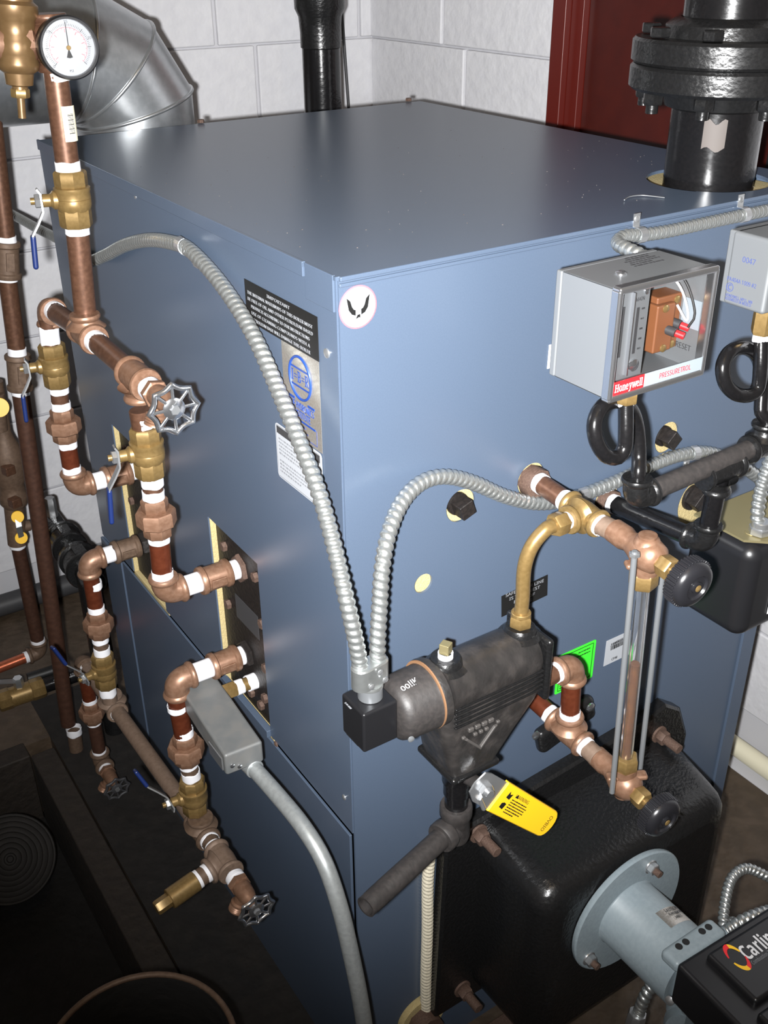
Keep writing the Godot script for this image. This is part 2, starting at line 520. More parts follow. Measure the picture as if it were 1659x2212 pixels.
func materials() -> void:
	var w := rgb
	mat("paint", w.call(74, 86, 102), .31, .0, [w.call(72, 84, 101), w.call(74, 86, 103), w.call(76, 88, 105)], 14.0, .12)
	mat("block", w.call(208, 208, 211), .75, 0, [w.call(203, 203, 207), w.call(210, 210, 213)], 3.0, .03, .18)
	mat("mortar", w.call(192, 192, 196), .9)
	mat("ceiling", w.call(205, 202, 195), .9)
	mat("floor_brown", w.call(86, 70, 56), .55, 0, [w.call(64, 53, 42), w.call(74, 62, 49), w.call(84, 71, 58)], 2.5, .03, .3)
	mat("floor_pad", w.call(26, 23, 21), .75, 0, [w.call(20, 18, 16), w.call(26, 23, 21), w.call(34, 30, 27)], 3.0, .03, .2)  # floor tone with the dim light painted in; the round lid shares it
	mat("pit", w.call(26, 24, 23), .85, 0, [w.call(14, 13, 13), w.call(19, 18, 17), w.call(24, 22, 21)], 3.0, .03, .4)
	mat("curb", w.call(70, 58, 50), .75, 0, [w.call(36, 31, 27), w.call(46, 39, 33)], 4.0, .03, .4)
	mat("door", w.call(64, 17, 11), .38, 0, [w.call(58, 15, 10), w.call(68, 19, 12)], 3.0, .02)
	mat("doorframe", w.call(86, 21, 13), .38)
	mat("redbrass", w.call(98, 69, 53), .38, .5, [w.call(82, 56, 43), w.call(98, 69, 53), w.call(116, 84, 66)], 14.0, .03)
	mat("redpipe", w.call(104, 52, 34), .3, .5, [w.call(92, 44, 28), w.call(114, 60, 40)], 12.0, .03)
	mat("bronze", w.call(132, 100, 80), .42, .45, [w.call(116, 84, 65), w.call(132, 100, 80), w.call(146, 116, 96)], 16.0, .03)
	mat("dusty", w.call(120, 100, 86), .6, .2, [w.call(104, 86, 72), w.call(128, 108, 94)], 14.0, .03)
	mat("brass", w.call(132, 108, 68), .36, .5, [w.call(120, 97, 58), w.call(142, 118, 76)], 20.0, .03)
	mat("tape", w.call(226, 226, 230), .6, 0)
	mat("zinc", w.call(196, 198, 200), .28, .85)
	mat("flex", w.call(186, 190, 188), .3, .85, [w.call(176, 180, 179), w.call(194, 197, 196)], 12.0, .03)
	mat("galv", w.call(198, 201, 203), .3, .9, [w.call(184, 188, 191), w.call(208, 211, 213)], 5.0, .05)
	mat("chrome", w.call(214, 216, 220), .18, .95)
	mat("emt", w.call(164, 168, 168), .4, .5, [w.call(146, 150, 150), w.call(172, 176, 176)], 12.0, .04)
	mat("blacksteel", w.call(18, 18, 19), .2, 0, [w.call(15, 15, 16), w.call(22, 21, 22)], 14.0, .05, .12)
	mat("castblack", w.call(23, 23, 24), .28, 0, [w.call(18, 18, 19), w.call(27, 27, 27)], 16.0, .04, .4)
	mat("dustyblack", w.call(50, 47, 46), .5, 0, [w.call(40, 38, 38), w.call(50, 47, 46), w.call(60, 56, 54)], 14.0, .03, .15)
	mat("blackplastic", w.call(26, 26, 28), .32)
	mat("dustcast", w.call(40, 38, 37), .4, 0, [w.call(28, 27, 27), w.call(40, 38, 37), w.call(62, 58, 56)], 8.0, .014, .3)
	mat("bakelite", w.call(30, 30, 33), .26)
	mat("greypaint", w.call(134, 146, 152), .42, 0, [w.call(124, 136, 142), w.call(138, 150, 156)], 12.0, .04)
	mat("greymetal", w.call(128, 131, 134), .38, .5)
	mat("greybox", w.call(106, 109, 109), .5, .2, [w.call(100, 103, 104), w.call(108, 110, 110), w.call(118, 117, 114)], 8.0, .012)
	mat("blue", w.call(20, 37, 86), .35)
	mat("yellow", w.call(240, 188, 30), .4)
	mat("red", w.call(214, 34, 40), .4)
	mat("white", w.call(214, 214, 217), .5)
	mat("offwhite", w.call(222, 216, 190), .6)
	mat("black", w.call(18, 18, 18), .5)
	mat("darkgrey", w.call(58, 58, 60), .5)
	mat("inkblue", w.call(62, 72, 118), .6)
	mat("inkgrey", w.call(120, 122, 126), .6)
	mat("foilblue", w.call(26, 58, 128), .4)
	mat("pink", w.call(214, 96, 104), .5)
	mat("foil", w.call(196, 192, 186), .3, .8, [w.call(180, 172, 160), w.call(206, 204, 200)], 30.0, .04)
	mat("green", w.call(60, 220, 50), .5)
	mat("insulation", w.call(178, 162, 118), .95, 0, [w.call(160, 142, 98), w.call(188, 172, 126)], 30.0, .05, .6)
	mat("fibre", w.call(206, 198, 176), .95, 0, [w.call(180, 172, 150), w.call(214, 206, 186)], 40.0, .05, .8)
	mat("rust", w.call(84, 64, 54), .75, .1, [w.call(66, 49, 41), w.call(84, 64, 54), w.call(104, 84, 72)], 30.0, .04)
	mat("plate", w.call(32, 29, 28), .5, .2, [w.call(22, 20, 20), w.call(40, 34, 31)], 14.0, .04, .3)
	mat("copper", w.call(196, 112, 82), .3, .75, [w.call(176, 92, 64), w.call(202, 120, 90)], 12.0, .03)
	mat("brownpipe", w.call(80, 54, 42), .5, .4, [w.call(66, 44, 34), w.call(88, 60, 48)], 10.0, .03)
	mat("oldbronze", w.call(104, 84, 68), .6, .3, [w.call(86, 68, 55), w.call(112, 92, 76)], 14.0, .03)
	mat("terminal", w.call(112, 68, 40), .5)
	mat("goldtop", w.call(150, 140, 104), .35, .6)
	mat("graphite", w.call(52, 52, 54), .5)
	mat("palestrip", w.call(134, 143, 150), .4)
	mat("dial", w.call(160, 163, 168), .5)
	mat("inkred", w.call(150, 50, 58), .5)
	mat("patch", w.call(84, 77, 73), .6)
	mat("emblem", w.call(70, 67, 65), .4)
	mat("regbronze", w.call(112, 88, 58), .36, .5, [w.call(102, 79, 51), w.call(120, 95, 64)], 12.0, .03)
	mat("gasket", w.call(128, 94, 66), .7)
	var g := mat("glass", Color(.06, .06, .06, .05), .03)
	g.transparency = BaseMaterial3D.TRANSPARENCY_ALPHA
	var t := mat("tubeglass", Color(1, 1, 1, .02), .02)
	t.refraction_enabled = true; t.refraction_scale = .05
	mat("rustwater", w.call(104, 64, 34), .25, 0, [w.call(94, 56, 28), w.call(114, 72, 40)], 20.0, .02)
	var b := mat("bulb", w.call(255, 240, 210), .4)
	b.emission_enabled = true; b.emission = w.call(255, 214, 150); b.emission_energy_multiplier = 6.0

# ---------------------------------------------------------------- room
const XR := 1.10
const ZB := -1.643
const XL := -1.7
const ZF := 2.4
const TOP := 2.7
func blocks(wall: Node3D, origin: Vector3, right: Vector3, out: Vector3, length: float, shift: Array, y_first: float, rows: int, u_max: float, door0 := 9.0, door1 := 9.0) -> void:
	var bl := .3985; var bh := .1985; var meshes := {}
	for k in rows:
		var y0 := y_first + k * .203
		var u: float = shift[k % 2] - .4 * 6
		while u < u_max:
			var a := maxf(u + .004, 0.0); var e := minf(u + bl - .004, length)
			u += .4
			if e - a < .03: continue
			if e > door0 and a < door1:
				if a < door0 and e > door0: e = door0
				elif e > door1: a = door1
				else: continue
				if e - a < .03: continue
			var key := snappedf(e - a, .001)
			if not meshes.has(key):
				var s := MB.new()
				s.rbox(Transform3D(Basis(right, Vector3.UP, out), Vector3.ZERO), V(e - a, bh, .012), .004, 2)
				meshes[key] = s.mesh(Vector3.ZERO)
			var o := MeshInstance3D.new()
			o.name = "block"
			o.mesh = meshes[key]
			o.material_override = M.block
			wall.add_child(o, true)
			o.global_position = origin + right * (a + e) * .5 + Vector3.UP * (y0 + bh * .5) + out * .004
func room() -> void:
	var T := .12
	# floor: brown painted concrete, a strip coloured darker for shade at the boiler side and a sunken part beyond the curb
	var s := MB.new()
	s.box(Transform3D(Basis(), V((-.145 + XR + T) * .5, -.1, (ZB - T + ZF + T) * .5)), V(XR + T + .145, .2, ZF - ZB + 2 * T))
	s.box(Transform3D(Basis(), V((XL - T - .145) * .5, -.1, (ZB - T - 1.06) * .5)), V(-.145 - XL + T, .2, -1.06 - ZB + T))
	var fl := struct("floor", s, M.floor_brown, "brown painted concrete floor round the boiler", "floor")
	s = MB.new()
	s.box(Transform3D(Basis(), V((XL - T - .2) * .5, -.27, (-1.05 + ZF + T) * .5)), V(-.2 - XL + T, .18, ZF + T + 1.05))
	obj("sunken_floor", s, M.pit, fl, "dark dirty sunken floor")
	slab(fl, "shaded_strip", V(-.145, 0, -1.2), V(.0, .002, .6), M.floor_pad, 0, "strip of floor with shade painted into its colour")  # same floor, its weak light put into a darker colour
	slab(fl, "paint_splash", V(1.025, 0.0, -1.2), V(XR, .0015, 1.0), M.mortar, 0, "white paint along the wall")
	s = MB.new()
	s.box(Transform3D(Basis(), V(-.174, -.09, (-1.02 + ZF) * .5)), V(.052, .186, ZF + 1.02), .004)
	s.box(Transform3D(Basis(), V((XL - .2) * .5, -.09, -1.046)), V(-.2 - XL, .186, .052), .004)
	var cb := obj("trim_1", s, M.curb)
	tag(cb, "dark wooden curb board edging the sunken floor", "curb", "", "structure")
	# walls
	s = MB.new()
	s.box(Transform3D(Basis(), V((XL + XR) * .5, TOP * .5, ZB - T * .5)), V(XR - XL + 2 * T, TOP, T))
	var wb := struct("wall_back", s, M.mortar, "white painted concrete block wall behind the boiler", "wall")
	# joint rows fall at heights 1.316 - k * 0.203
	blocks(wb, V(XL, 0, ZB), Vector3.RIGHT, Vector3.BACK, XR - XL, [.658 - XL, .76 - XL], .099, 12, 2.9)
	s = MB.new()
	s.box(Transform3D(Basis(), V(XR + T * .5, TOP * .5, (ZB - .935) * .5 )), V(T, TOP, -.935 - ZB))
	s.box(Transform3D(Basis(), V(XR + T * .5, TOP * .5, (-.28 + ZF) * .5)), V(T, TOP, ZF + .28))
	s.box(Transform3D(Basis(), V(XR + T * .5, 2.45, -.61)), V(T, .5, .68))
	var wr := struct("wall_right", s, M.mortar, "white painted concrete block wall with the red door", "wall")
	blocks(wr, V(XR, 0, ZB), Vector3.BACK, Vector3.LEFT, ZF - ZB, [-1.325 - ZB, -1.235 - ZB], .099, 10, 3.6, -.935 - ZB, -.28 - ZB)
	s = MB.new(); s.box(Transform3D(Basis(), V(XL - T * .5, TOP * .5 - .2, (ZB + ZF) * .5)), V(T, TOP + .4, ZF - ZB + 2 * T))
	struct("wall_left", s, M.block, "white painted side wall outside the picture", "wall")
	s = MB.new(); s.box(Transform3D(Basis(), V((XL + XR) * .5, TOP * .5 - .2, ZF + T * .5)), V(XR - XL + 2 * T, TOP + .4, T))
	struct("wall_front", s, M.block, "white painted wall behind the photographer", "wall")
	s = MB.new(); s.box(Transform3D(Basis(), V((XL + XR) * .5, TOP + .05, (ZB + ZF) * .5)), V(XR - XL + 2 * T, .1, ZF - ZB + 2 * T))
	struct("ceiling", s, M.ceiling, "plain painted ceiling", "ceiling")
	# red door with its frame
	var d := Node3D.new()
	d.name = "door_1"
	add_child(d)
	d.position = V(XR, 0, -.61)
	tag(d, "dark red steel door and frame behind the flanged black pipe", "door", "", "structure")
	slab(d, "door_leaf", V(XR + .02, 0, -.87), V(XR + .065, 2.14, -.345), M.door, .002)
	slab(d, "door_frame", V(XR - .012, 0, -.945), V(XR + .09, 2.2, -.905), M.doorframe, .003)
	slab(d, "door_frame", V(XR + .004, 0, -.905), V(XR + .09, 2.17, -.87), M.doorframe, .002)
	slab(d, "door_frame", V(XR - .012, 0, -.315), V(XR + .09, 2.2, -.275), M.doorframe, .003)
	slab(d, "door_frame", V(XR - .012, 2.15, -.945), V(XR + .09, 2.2, -.275), M.doorframe, .003)
	slab(d, "door_frame", V(XR + .004, 0, -.345), V(XR + .09, 2.17, -.315), M.doorframe, .002)
	var st := MB.new()
	st.box(Transform3D(Basis(), V(XR + .018, 1.2, -.385)), V(.006, 1.7, .012), .001)
	obj("door_strip", st, M.black, d)
	# pale pipe lying along the foot of the right-hand wall
	var t := thing("floor_pipe", "pale painted pipe lying along the foot of the white wall", "pipe", V(1.07, .0, -.2))
	pipe(t, V(1.062, .024, -1.2), V(1.062, .024, 1.0), .02, M.offwhite, "pipe_length")
	# thin dark cable on the back wall
	t = thing("wall_cable", "thin dark cable running down the block wall beside the black pipe", "cable", Vector3(1.0150, 1.1594, -1.6300))
	s = MB.new(); s.sweep(path([Vector3(0.9914, 1.4646, -1.6250), Vector3(0.9994, 1.3828, -1.6250), Vector3(1.0056, 1.2766, -1.6250), Vector3(1.0101, 1.1530, -1.6200), Vector3(1.0136, 1.0747, -1.6200)], .03), .004, 8)
	obj("cable_length", s, M.darkgrey, t)
func ceiling_lamp() -> void:
	var c := V(-.25, 2.45, .75)
	var t := thing("ceiling_lamp", "bare warm bulb in a ceiling socket behind the photographer", "lamp", V(c.x, TOP, c.z))
	var s := MB.new()
	s.lathe(fr(c + V(0, .05, 0), Vector3.UP), [Vector2(0, 0), Vector2(.022, 0), Vector2(.024, .06), Vector2(.06, .16), Vector2(.06, .2), Vector2(0, .2)], 20)
	obj("lamp_socket", s, M.white, t)
	s = MB.new()
	s.lathe(fr(c, Vector3.UP), [Vector2(0, -.05), Vector2(.02, -.046), Vector2(.034, -.028), Vector2(.036, -.008), Vector2(.026, .022), Vector2(.016, .055), Vector2(0, .056)], 20)
	obj("lamp_bulb", s, M.bulb, t)
	var l := OmniLight3D.new()
	l.name = "bulb_light"
	t.add_child(l)
	l.position = c - t.position
	l.light_color = rgb(255, 214, 150)
	l.light_energy = .16
	l.light_size = .035
	l.omni_range = 12.0; l.omni_attenuation = 2.0
	l.shadow_enabled = true

# ---------------------------------------------------------------- boiler
const BW := .7326
const BD := .908
const BH := 1.2648
const SPLIT := .543
var bo: Node3D
func csg_panel(called: String, c: Vector3, size: Vector3, m: Material, cuts: Array, parent: Node3D) -> void:
	var b := CSGBox3D.new()
	b.name = called
	b.size = size; b.material = m
	parent.add_child(b, true)
	b.global_position = c
	for k in cuts:
		if k.size() == 2:
			var q := CSGBox3D.new()
			q.size = k[1]; q.operation = CSGShape3D.OPERATION_SUBTRACTION; q.material = m
			q.name = "opening"
			b.add_child(q, true); q.global_position = k[0]
		else:
			var q := CSGCylinder3D.new()
			q.radius = k[1]; q.height = .1; q.sides = 40; q.operation = CSGShape3D.OPERATION_SUBTRACTION; q.material = m
			q.name = "opening"
			b.add_child(q, true); q.global_position = k[0]
			q.global_rotation = k[2]
func boiler() -> void:
	bo = thing("boiler", "large slate blue sheet metal boiler jacket filling the middle of the room", "boiler", V(BW * .5, 0, -BD * .5))
	var th := .002
	# left side: upper sheet with the two coil openings, lower sheet a little proud of it
	var ops := []
	for z0 in [[-.372, -.222], [-.748, -.598]]:
		ops.append([V(0, .69, (z0[0] + z0[1]) * .5), V(.02, .292, z0[1] - z0[0])])
	csg_panel("side_sheet", V(th * .5, (SPLIT + .004 + BH - .004) * .5, -BD * .5), V(th, BH - .004 - SPLIT - .004, BD - .003), M.paint, ops, bo)
	slab(bo, "lower_side_sheet", V(-.003, .0, -BD + .11), V(.001, SPLIT - .001, -.004), M.paint, .001)
	slab(bo, "lower_side_sheet", V(-.0045, .0, -BD + .0), V(.001, SPLIT - .001, -BD + .105), M.paint, .001)
	slab(bo, "rear_sheet", V(0.002, 0, -BD), V(BW, BH - .004, -BD + .002), M.paint)
	slab(bo, "right_sheet", V(BW - .002, 0, -BD), V(BW, BH - .004, -.002), M.paint)
	# corner post on the right-hand side of the front
	slab(bo, "corner_post", V(BW + .0005, 0, -.03), V(.764, BH - .06, .0045), M.paint, .001)
	# front sheet with its round holes
	var fx := Vector3(PI / 2, 0, 0)
	var holes := []
	for h in [[Vector3(0.1548, 0.9752, 0.0000), .0205], [Vector3(0.1038, 0.8885, 0.0000), .0125], [Vector3(0.2588, 0.9786, 0.0000), .021], [Vector3(0.4880, 0.9724, 0.0000), .0215], [Vector3(0.3900, 0.9104, 0.0000), .021], [Vector3(0.5666, 0.8549, 0.0000), .036], [Vector3(0.1068, 0.1048, 0.0000), .04]]:
		holes.append([h[0], h[1], fx])
	holes.append([Vector3(0.3577, 0.5589, 0.0000), V(.052, .05, .02)])
	csg_panel("front_sheet", V(BW * .5 + .001, (BH - .002) * .5, -.001), V(BW - .002, BH - .002, .003), M.paint, holes, bo)
	slab(bo, "front_insulation", V(.05, .05, -.02), V(BW - .05, BH - .1, -.008), M.insulation, 0, "tan insulation behind the holes")
	# folded channel along the top of the front
	slab(bo, "top_channel", V(.002, BH - .0105, -.0005), V(BW, BH - .0065, .0028), M.paint, .0012)
	slab(bo, "top_channel", V(.002, BH - .0045, -.004), V(BW, BH + .0005, .0045), M.paint, .0015)
	# top: main sheet and front strip; the pipe passes through a round hole
	csg_panel("top_sheet", V(BW * .5, BH - .002, -.059 - (BD - .059) * .5), V(BW + .004, .004, BD - .059), M.paint, [[Vector3(0.6161, 1.2648, -0.0982), .078, Vector3.ZERO]], bo)
	csg_panel("front_top_strip", V(BW * .5, BH - .0015, -.0285), V(BW + .003, .004, .059), M.paint, [[Vector3(0.6161, 1.2648, -0.0982), .078, Vector3.ZERO]], bo)
	slab(bo, "top_insulation", V(.02, BH - .05, -BD + .02), V(BW - .02, BH - .012, -.02), M.insulation, 0, "tan insulation under the top")
	slab(bo, "side_lip", V(-.0025, BH - .014, -BD), V(.0015, BH + .0012, -.06), M.paint, .0008)
	slab(bo, "side_lip", V(-.002, BH - .035, -.057), V(.0015, BH + .001, -.0035), M.paint, .0008)
	# rust-edged and yellow insulation frames, coil plates with their bolts
	for k in 2:
		var z0: float = [-.372, -.748][k]; var z1: float = [-.222, -.598][k]
		var s := MB.new()
		for q in [[V(.008, .69, z0 - .002), V(.012, .3, .008)], [V(.008, .69, z1 + .001), V(.012, .3, .008)], [V(.008, .838, (z0 + z1) * .5), V(.012, .01, .16)], [V(.008, .542, (z0 + z1) * .5), V(.012, .01, .16)]]:
			s.box(Transform3D(Basis(), q[0]), q[1], .002)
		obj("insulation_frame", s, M.insulation, bo, "yellow insulation at the opening")
		slab(bo, "coil_plate", V(.01, .54, z0 - .004), V(.03, .84, z1 + .004), M.plate, .003, "black cast coil plate")
		for q in [[.80, .03], [.70, .025], [.60, .03], [.80, .125], [.73, .135], [.655, .135], [.595, .125], [.575, .08], [.572, .11]]:
			bolt(bo, V(.01, q[0], z0 + q[1]), Vector3.LEFT, .0075, M.rust, "plate_bolt")
	slab(bo, "rating_tag", V(.0095, .69, -.325), V(.0102, .73, -.255), M.darkgrey, 0, "small dark metal rating tag")
	# ledge of folded sheet under the front opening
	slab(bo, "opening_lip", V(-.006, .545, -.372), V(.004, .557, -.222), M.paint, .001)
	# screws
	for q in [[Vector3(0.0000, 1.1839, -0.0215), .0052], [Vector3(0.0000, 0.5954, -0.0189), .004], [Vector3(0.0000, 0.5368, -0.0299), .004], [Vector3(-0.0000, 1.2492, -0.5020), .003]]:
		screw(bo, q[0], Vector3.LEFT, q[1], M.zinc, "sheet_screw")
	screw(bo, Vector3(0.0000, 0.5427, -0.2061), Vector3.LEFT, .005, M.rust, "sheet_screw")
	screw(bo, Vector3(0.0000, 0.5332, -0.5873), Vector3.LEFT, .004, M.rust, "sheet_screw")
	for q in [Vector3(0.2787, 1.2648, -0.9117), Vector3(0.7125, 1.2648, -0.9188)]:
		bolt(bo, q + V(0, .001, .004), Vector3.UP, .006, M.rust, "top_bolt")
	# square plugs in the front holes
	plug(Vector3(0.1548, 0.9752, 0.0000), .014, .35); plug(Vector3(0.4880, 0.9724, 0.0000), .014, .75)
	plug(Vector3(0.5660, 0.8580, 0.0000), .019, .8)
	disc(bo, "pipe_collar", Vector3(0.2610, 0.9763, -0.0040), Vector3.BACK, .0195, .016, M.rust, "rusty hexagon bushing", 8)
	disc(bo, "pipe_collar", Vector3(0.3926, 0.9078, -0.0040), Vector3.BACK, .018, .012, M.rust, "", 8)
	disc(bo, "hole_ring", Vector3(0.1111, 0.0942, -0.0060), Vector3.BACK, .042, .012, M.insulation, "ragged insulation round the bottom hole")
	disc(bo, "bottom_plug", Vector3(0.1069, 0.0958, 0.0000), Vector3.BACK, .026, .03, M.rust, "rusty pipe plug", 8)
	# black oval cover beside the gauge pipe
	var s2 := MB.new()
	s2.rbox(at(Vector3(0.3478, 0.5677, 0.0080), V(1, .25, 0), V(-.25, 1, 0)), V(.105, .044, .02), .02, 3)
	obj("oval_cover", s2, M.castblack, bo, "black oval hand-hole cover")
	for q in [Vector3(0.2839, 0.5844, 0.0180), Vector3(0.3848, 0.5868, 0.0180)]:
		screw(bo, q, Vector3.BACK, .007, M.chrome, "cover_nut")
	# flanged steam outlet standing in the top
	var c := Vector3(0.6161, 1.2648, -0.0982)
	var t := thing("flanged_pipe", "glossy black steel outlet pipe with bolted flange on the boiler top", "pipe", V(c.x, BH - .05, c.z))
	var R := .0565
	pipe(t, V(c.x, BH - .04, c.z), V(c.x, BH + .235, c.z), R, M.blacksteel, "lower_pipe")
	pipe(t, V(c.x, BH + .25, c.z), V(c.x, BH + .9, c.z), R, M.blacksteel, "upper_pipe")
	var fy: float = 1.3733
	for k in 2:
		var s := MB.new(); var y0 := fy + k * .0297
		var pr := [Vector2(0, 0), Vector2(.108, 0), Vector2(.1125, .004), Vector2(.1125, .026), Vector2(.109, .0295), Vector2(0, .0295)]
		s.lathe(fr(V(c.x, y0, c.z), Vector3.UP), pr, 56)
		if k == 0: s.lathe(fr(V(c.x, y0 - .022, c.z), Vector3.UP), [Vector2(.058, 0), Vector2(.066, .003), Vector2(.074, .024)], 40)
		else: s.lathe(fr(V(c.x, y0 + .029, c.z), Vector3.UP), [Vector2(.078, 0), Vector2(.075, .014), Vector2(.066, .02), Vector2(.058, .022)], 40)
		obj("flange", s, M.castblack, t)
	for k in 8:
		var a := TAU * (k + .35) / 8
		var q := V(c.x + cos(a) * .094, 0, c.z + sin(a) * .094)
		bolt(t, V(q.x, fy + .0605, q.z), Vector3.UP, .0125, M.castblack, "flange_bolt", .011)
		hexnut(t, V(q.x, fy - .014, q.z), V(q.x, fy, q.z), .0125, 6, M.castblack, "flange_nut")
		pipe(t, V(q.x, fy - .024, q.z), V(q.x, fy - .012, q.z), .0075, M.castblack, "bolt_end")
	var lb := MB.new(); var toc := V(cam_dir(c).x, 0, cam_dir(c).z).normalized()
	for i in 8:
		var ring := []
		for e in 2:
			var a := -.24 + .06 * (i + e)
			var u := toc.rotated(Vector3.UP, a)
			ring.append([V(c.x, BH + .046 + .003 * sin((i + e) * .9), c.z) + u * (R + .0006), V(c.x, BH + .078 + .0035 * sin((i + e) * 1.1), c.z) + u * (R + .0006), u])
		lb.quad(ring[0][0], ring[1][0], ring[1][1], ring[0][1], ring[0][2], ring[1][2], ring[1][2], ring[0][2])
	obj("worn_label", lb, M.patch, t, "worn grey patch of a torn label")
func dust_flecks() -> void:
	var s := MB.new(); var rng := RandomNumberGenerator.new(); rng.seed = 21
	for i in 130:
		var p := V(rng.randf_range(.02, BW - .02), BH + .0003, -pow(rng.randf(), 1.6) * .6 - .01)
		if Vector2(p.x - .56, p.z + .1).length() < .09: continue
		var a := rng.randf() * TAU; var l := rng.randf_range(.0004, .0014)
		s.box(Transform3D(Basis(Vector3.UP, a), p), V(l, .0005, l * rng.randf_range(.3, .9)))
	var o := obj("dust_flecks", s, M.patch, bo, "pale flecks of dust on the top")
	o.set_meta("kind", "stuff")
func cam_dir(p: Vector3) -> Vector3: return (V(-.48, p.y, .8) - p).normalized()
func plug(p: Vector3, a: float, turn: float) -> void:
	disc(bo, "plug_collar", p + V(0, 0, -.009), Vector3.BACK, a * 1.0, .006, M.plate)
	var s := MB.new()
	var b := Basis(Vector3.BACK, turn)
	s.box(Transform3D(b, p + V(0, 0, .004)), V(a * 1.35, a * 1.35, .022), .0012)
	obj("square_plug", s, M.plate, bo, "black square-headed pipe plug")

func sheet_label(par: Node3D, called: String, tl: Vector3, tr: Vector3, bl: Vector3, m: Material, out: Vector3, label: String, round_ := .0) -> MeshInstance3D:
	var w := tr - tl; var hh := bl - tl
	var s := MB.new(); var poly := PackedVector2Array()
	var W := w.length(); var H := hh.length()
	if round_ <= 0.0: poly = PackedVector2Array([Vector2(0, 0), Vector2(W, 0), Vector2(W, -H), Vector2(0, -H)])
	else:
		for q in [[W - round_, -round_, 0.0], [round_, -round_, PI * .5], [round_, -H + round_, PI], [W - round_, -H + round_, PI * 1.5]]:
			for i in 5:
				var a: float = q[2] + PI * .5 * i / 4
				poly.append(Vector2(q[0] + cos(a) * round_, q[1] + sin(a) * round_))
	var x := w.normalized()
	s.plate(Transform3D(Basis(x, out.cross(x), out), tl), poly, .0005)
	return obj(called, s, m, par, label)
func bars(par: Node3D, tl: Vector3, right: Vector3, up: Vector3, rows: Array, hgt: float, m: Material, called := "small_print") -> void:   # lines of print too small to read
	var s := MB.new()
	var out := right.cross(up).normalized()
	var rng := RandomNumberGenerator.new(); rng.seed = 11
	for r in rows:
		var u: float = r[0]
		while u < r[1]:
			var w := minf(rng.randf_range(.6, 2.6) * hgt, r[1] - u)
			s.box(at(tl + right * (u + w * .5) - up * r[2] + out * .0002, right, up), V(w, hgt * rng.randf_range(.7, 1.0), .0003))
			u += w + hgt * .45
	obj(called, s, m, par)
func boiler_labels() -> void:
	var L := Vector3.LEFT; var Bk := Vector3.BACK
	var bz := Vector3.BACK   # text on the left side runs towards the front
	# black notice
	var e := -.0006
	var nt := sheet_label(bo, "warning_notice", V(e, 1.2165, -.195), V(e, 1.2165, -.037), V(e, 1.170, -.195), M.black, L, "black notice with white capital letters headed IMPORTANT")
	var rows := ["IMPORTANT", "THE INTERNAL WATERWAYS OF THIS BOILER MUST", "BE FREE OF OIL AND OTHER PETROLEUM BASED", "PRODUCTS ACCORDING TO OUR INSTRUCTIONS", "USE OF CLEANING COMPOUNDS WITH A", "PETROLEUM BASE WILL DAMAGE THIS BOILER"]
	for i in rows.size():
		words("lettering", rows[i], V(e - .0007, 1.2105 - i * .0072, -.118), bz, Vector3.UP, .0034, M.inkgrey, nt, false, .05 if i == 0 else .142 if i < 3 else .128)
	# foil label with a blue emblem
	var fo := sheet_label(bo, "foil_label", V(e, 1.170, -.116), V(e, 1.170, -.0375), V(e, 1.068, -.116), M.foil, L, "silver foil label with blue round emblem")
	var c := V(e - .0007, 1.139, -.078)
	var s := MB.new(); var ring := PackedVector3Array()
	for i in 40: ring.append(c + V(0, sin(TAU * i / 40) * .0235, cos(TAU * i / 40) * .0225))
	s.sweep(ring, .0015, 6, false, true)
	for q in [[.010, 1.0], [-.010, 1.0]]:
		s.box(at(c + V(0, q[0], 0), V(0, 0, 1), Vector3.UP), V(.04, .0018, .0006))
	obj("emblem_ring", s, M.foilblue, fo)
	words("lettering", "I=B=R", c, bz, Vector3.UP, .0115, M.foilblue, fo, true, .036)
	slab(fo, "emblem_bar", V(e - .001, 1.1115, -.105), V(e - .0003, 1.114, -.092), M.foilblue)
	slab(fo, "emblem_bar", V(e - .001, 1.1115, -.064), V(e - .0003, 1.114, -.05), M.foilblue)
	words("lettering", "THE HYDRONICS", V(e - .0007, 1.106, -.078), bz, Vector3.UP, .0075, M.foilblue, fo, false, .052)
	words("lettering", "INSTITUTE", V(e - .0007, 1.0965, -.078), bz, Vector3.UP, .0075, M.foilblue, fo, false, .036)
	slab(fo, "emblem_bar", V(e - .001, 1.0885, -.106), V(e - .0003, 1.0905, -.05), M.foilblue)
	for q in [[V(e - .0008, 1.072, -.048), V(e - .0003, 1.09, -.0472)], [V(e - .0008, 1.0715, -.106), V(e - .0003, 1.0725, -.0472)]]:
		slab(fo, "emblem_frame", q[0], q[1], M.inkblue)
	bars(fo, V(e - .0003, 1.09, -.1), bz, Vector3.UP, [[.008, .03, .006], [.012, .034, .012]], .0025, M.inkblue)
	# white label with a black header
	var wl := sheet_label(bo, "white_label", V(e * 1.6, 1.0665, -.142), V(e * 1.6, 1.0665, -.039), V(e * 1.6, .9985, -.142), M.dial, L, "white instruction label with dark header band", .005)
	slab(wl, "header_band", V(e - .0013, 1.055, -.138), V(e - .0006, 1.0635, -.043), M.graphite)
	bars(wl, V(e - .0008, 1.053, -.137), bz, Vector3.UP, [[.002, .088, .004], [.002, .08, .0085], [.002, .09, .013], [.002, .075, .0175], [.002, .06, .022], [.002, .09, .031], [.002, .085, .0355], [.002, .088, .04], [.002, .05, .0445]], .0022, M.inkgrey)
	s = MB.new()
	for q in [[V(0, 1.0645, -.0905), V(.0006, .0008, .095)], [V(0, 1.0005, -.0905), V(.0006, .0008, .095)], [V(0, 1.0325, -.139), V(.0006, .064, .0008)], [V(0, 1.0325, -.042), V(.0006, .064, .0008)]]:
		s.box(Transform3D(Basis(), q[0] + V(e - .0009, 0, 0)), q[1])
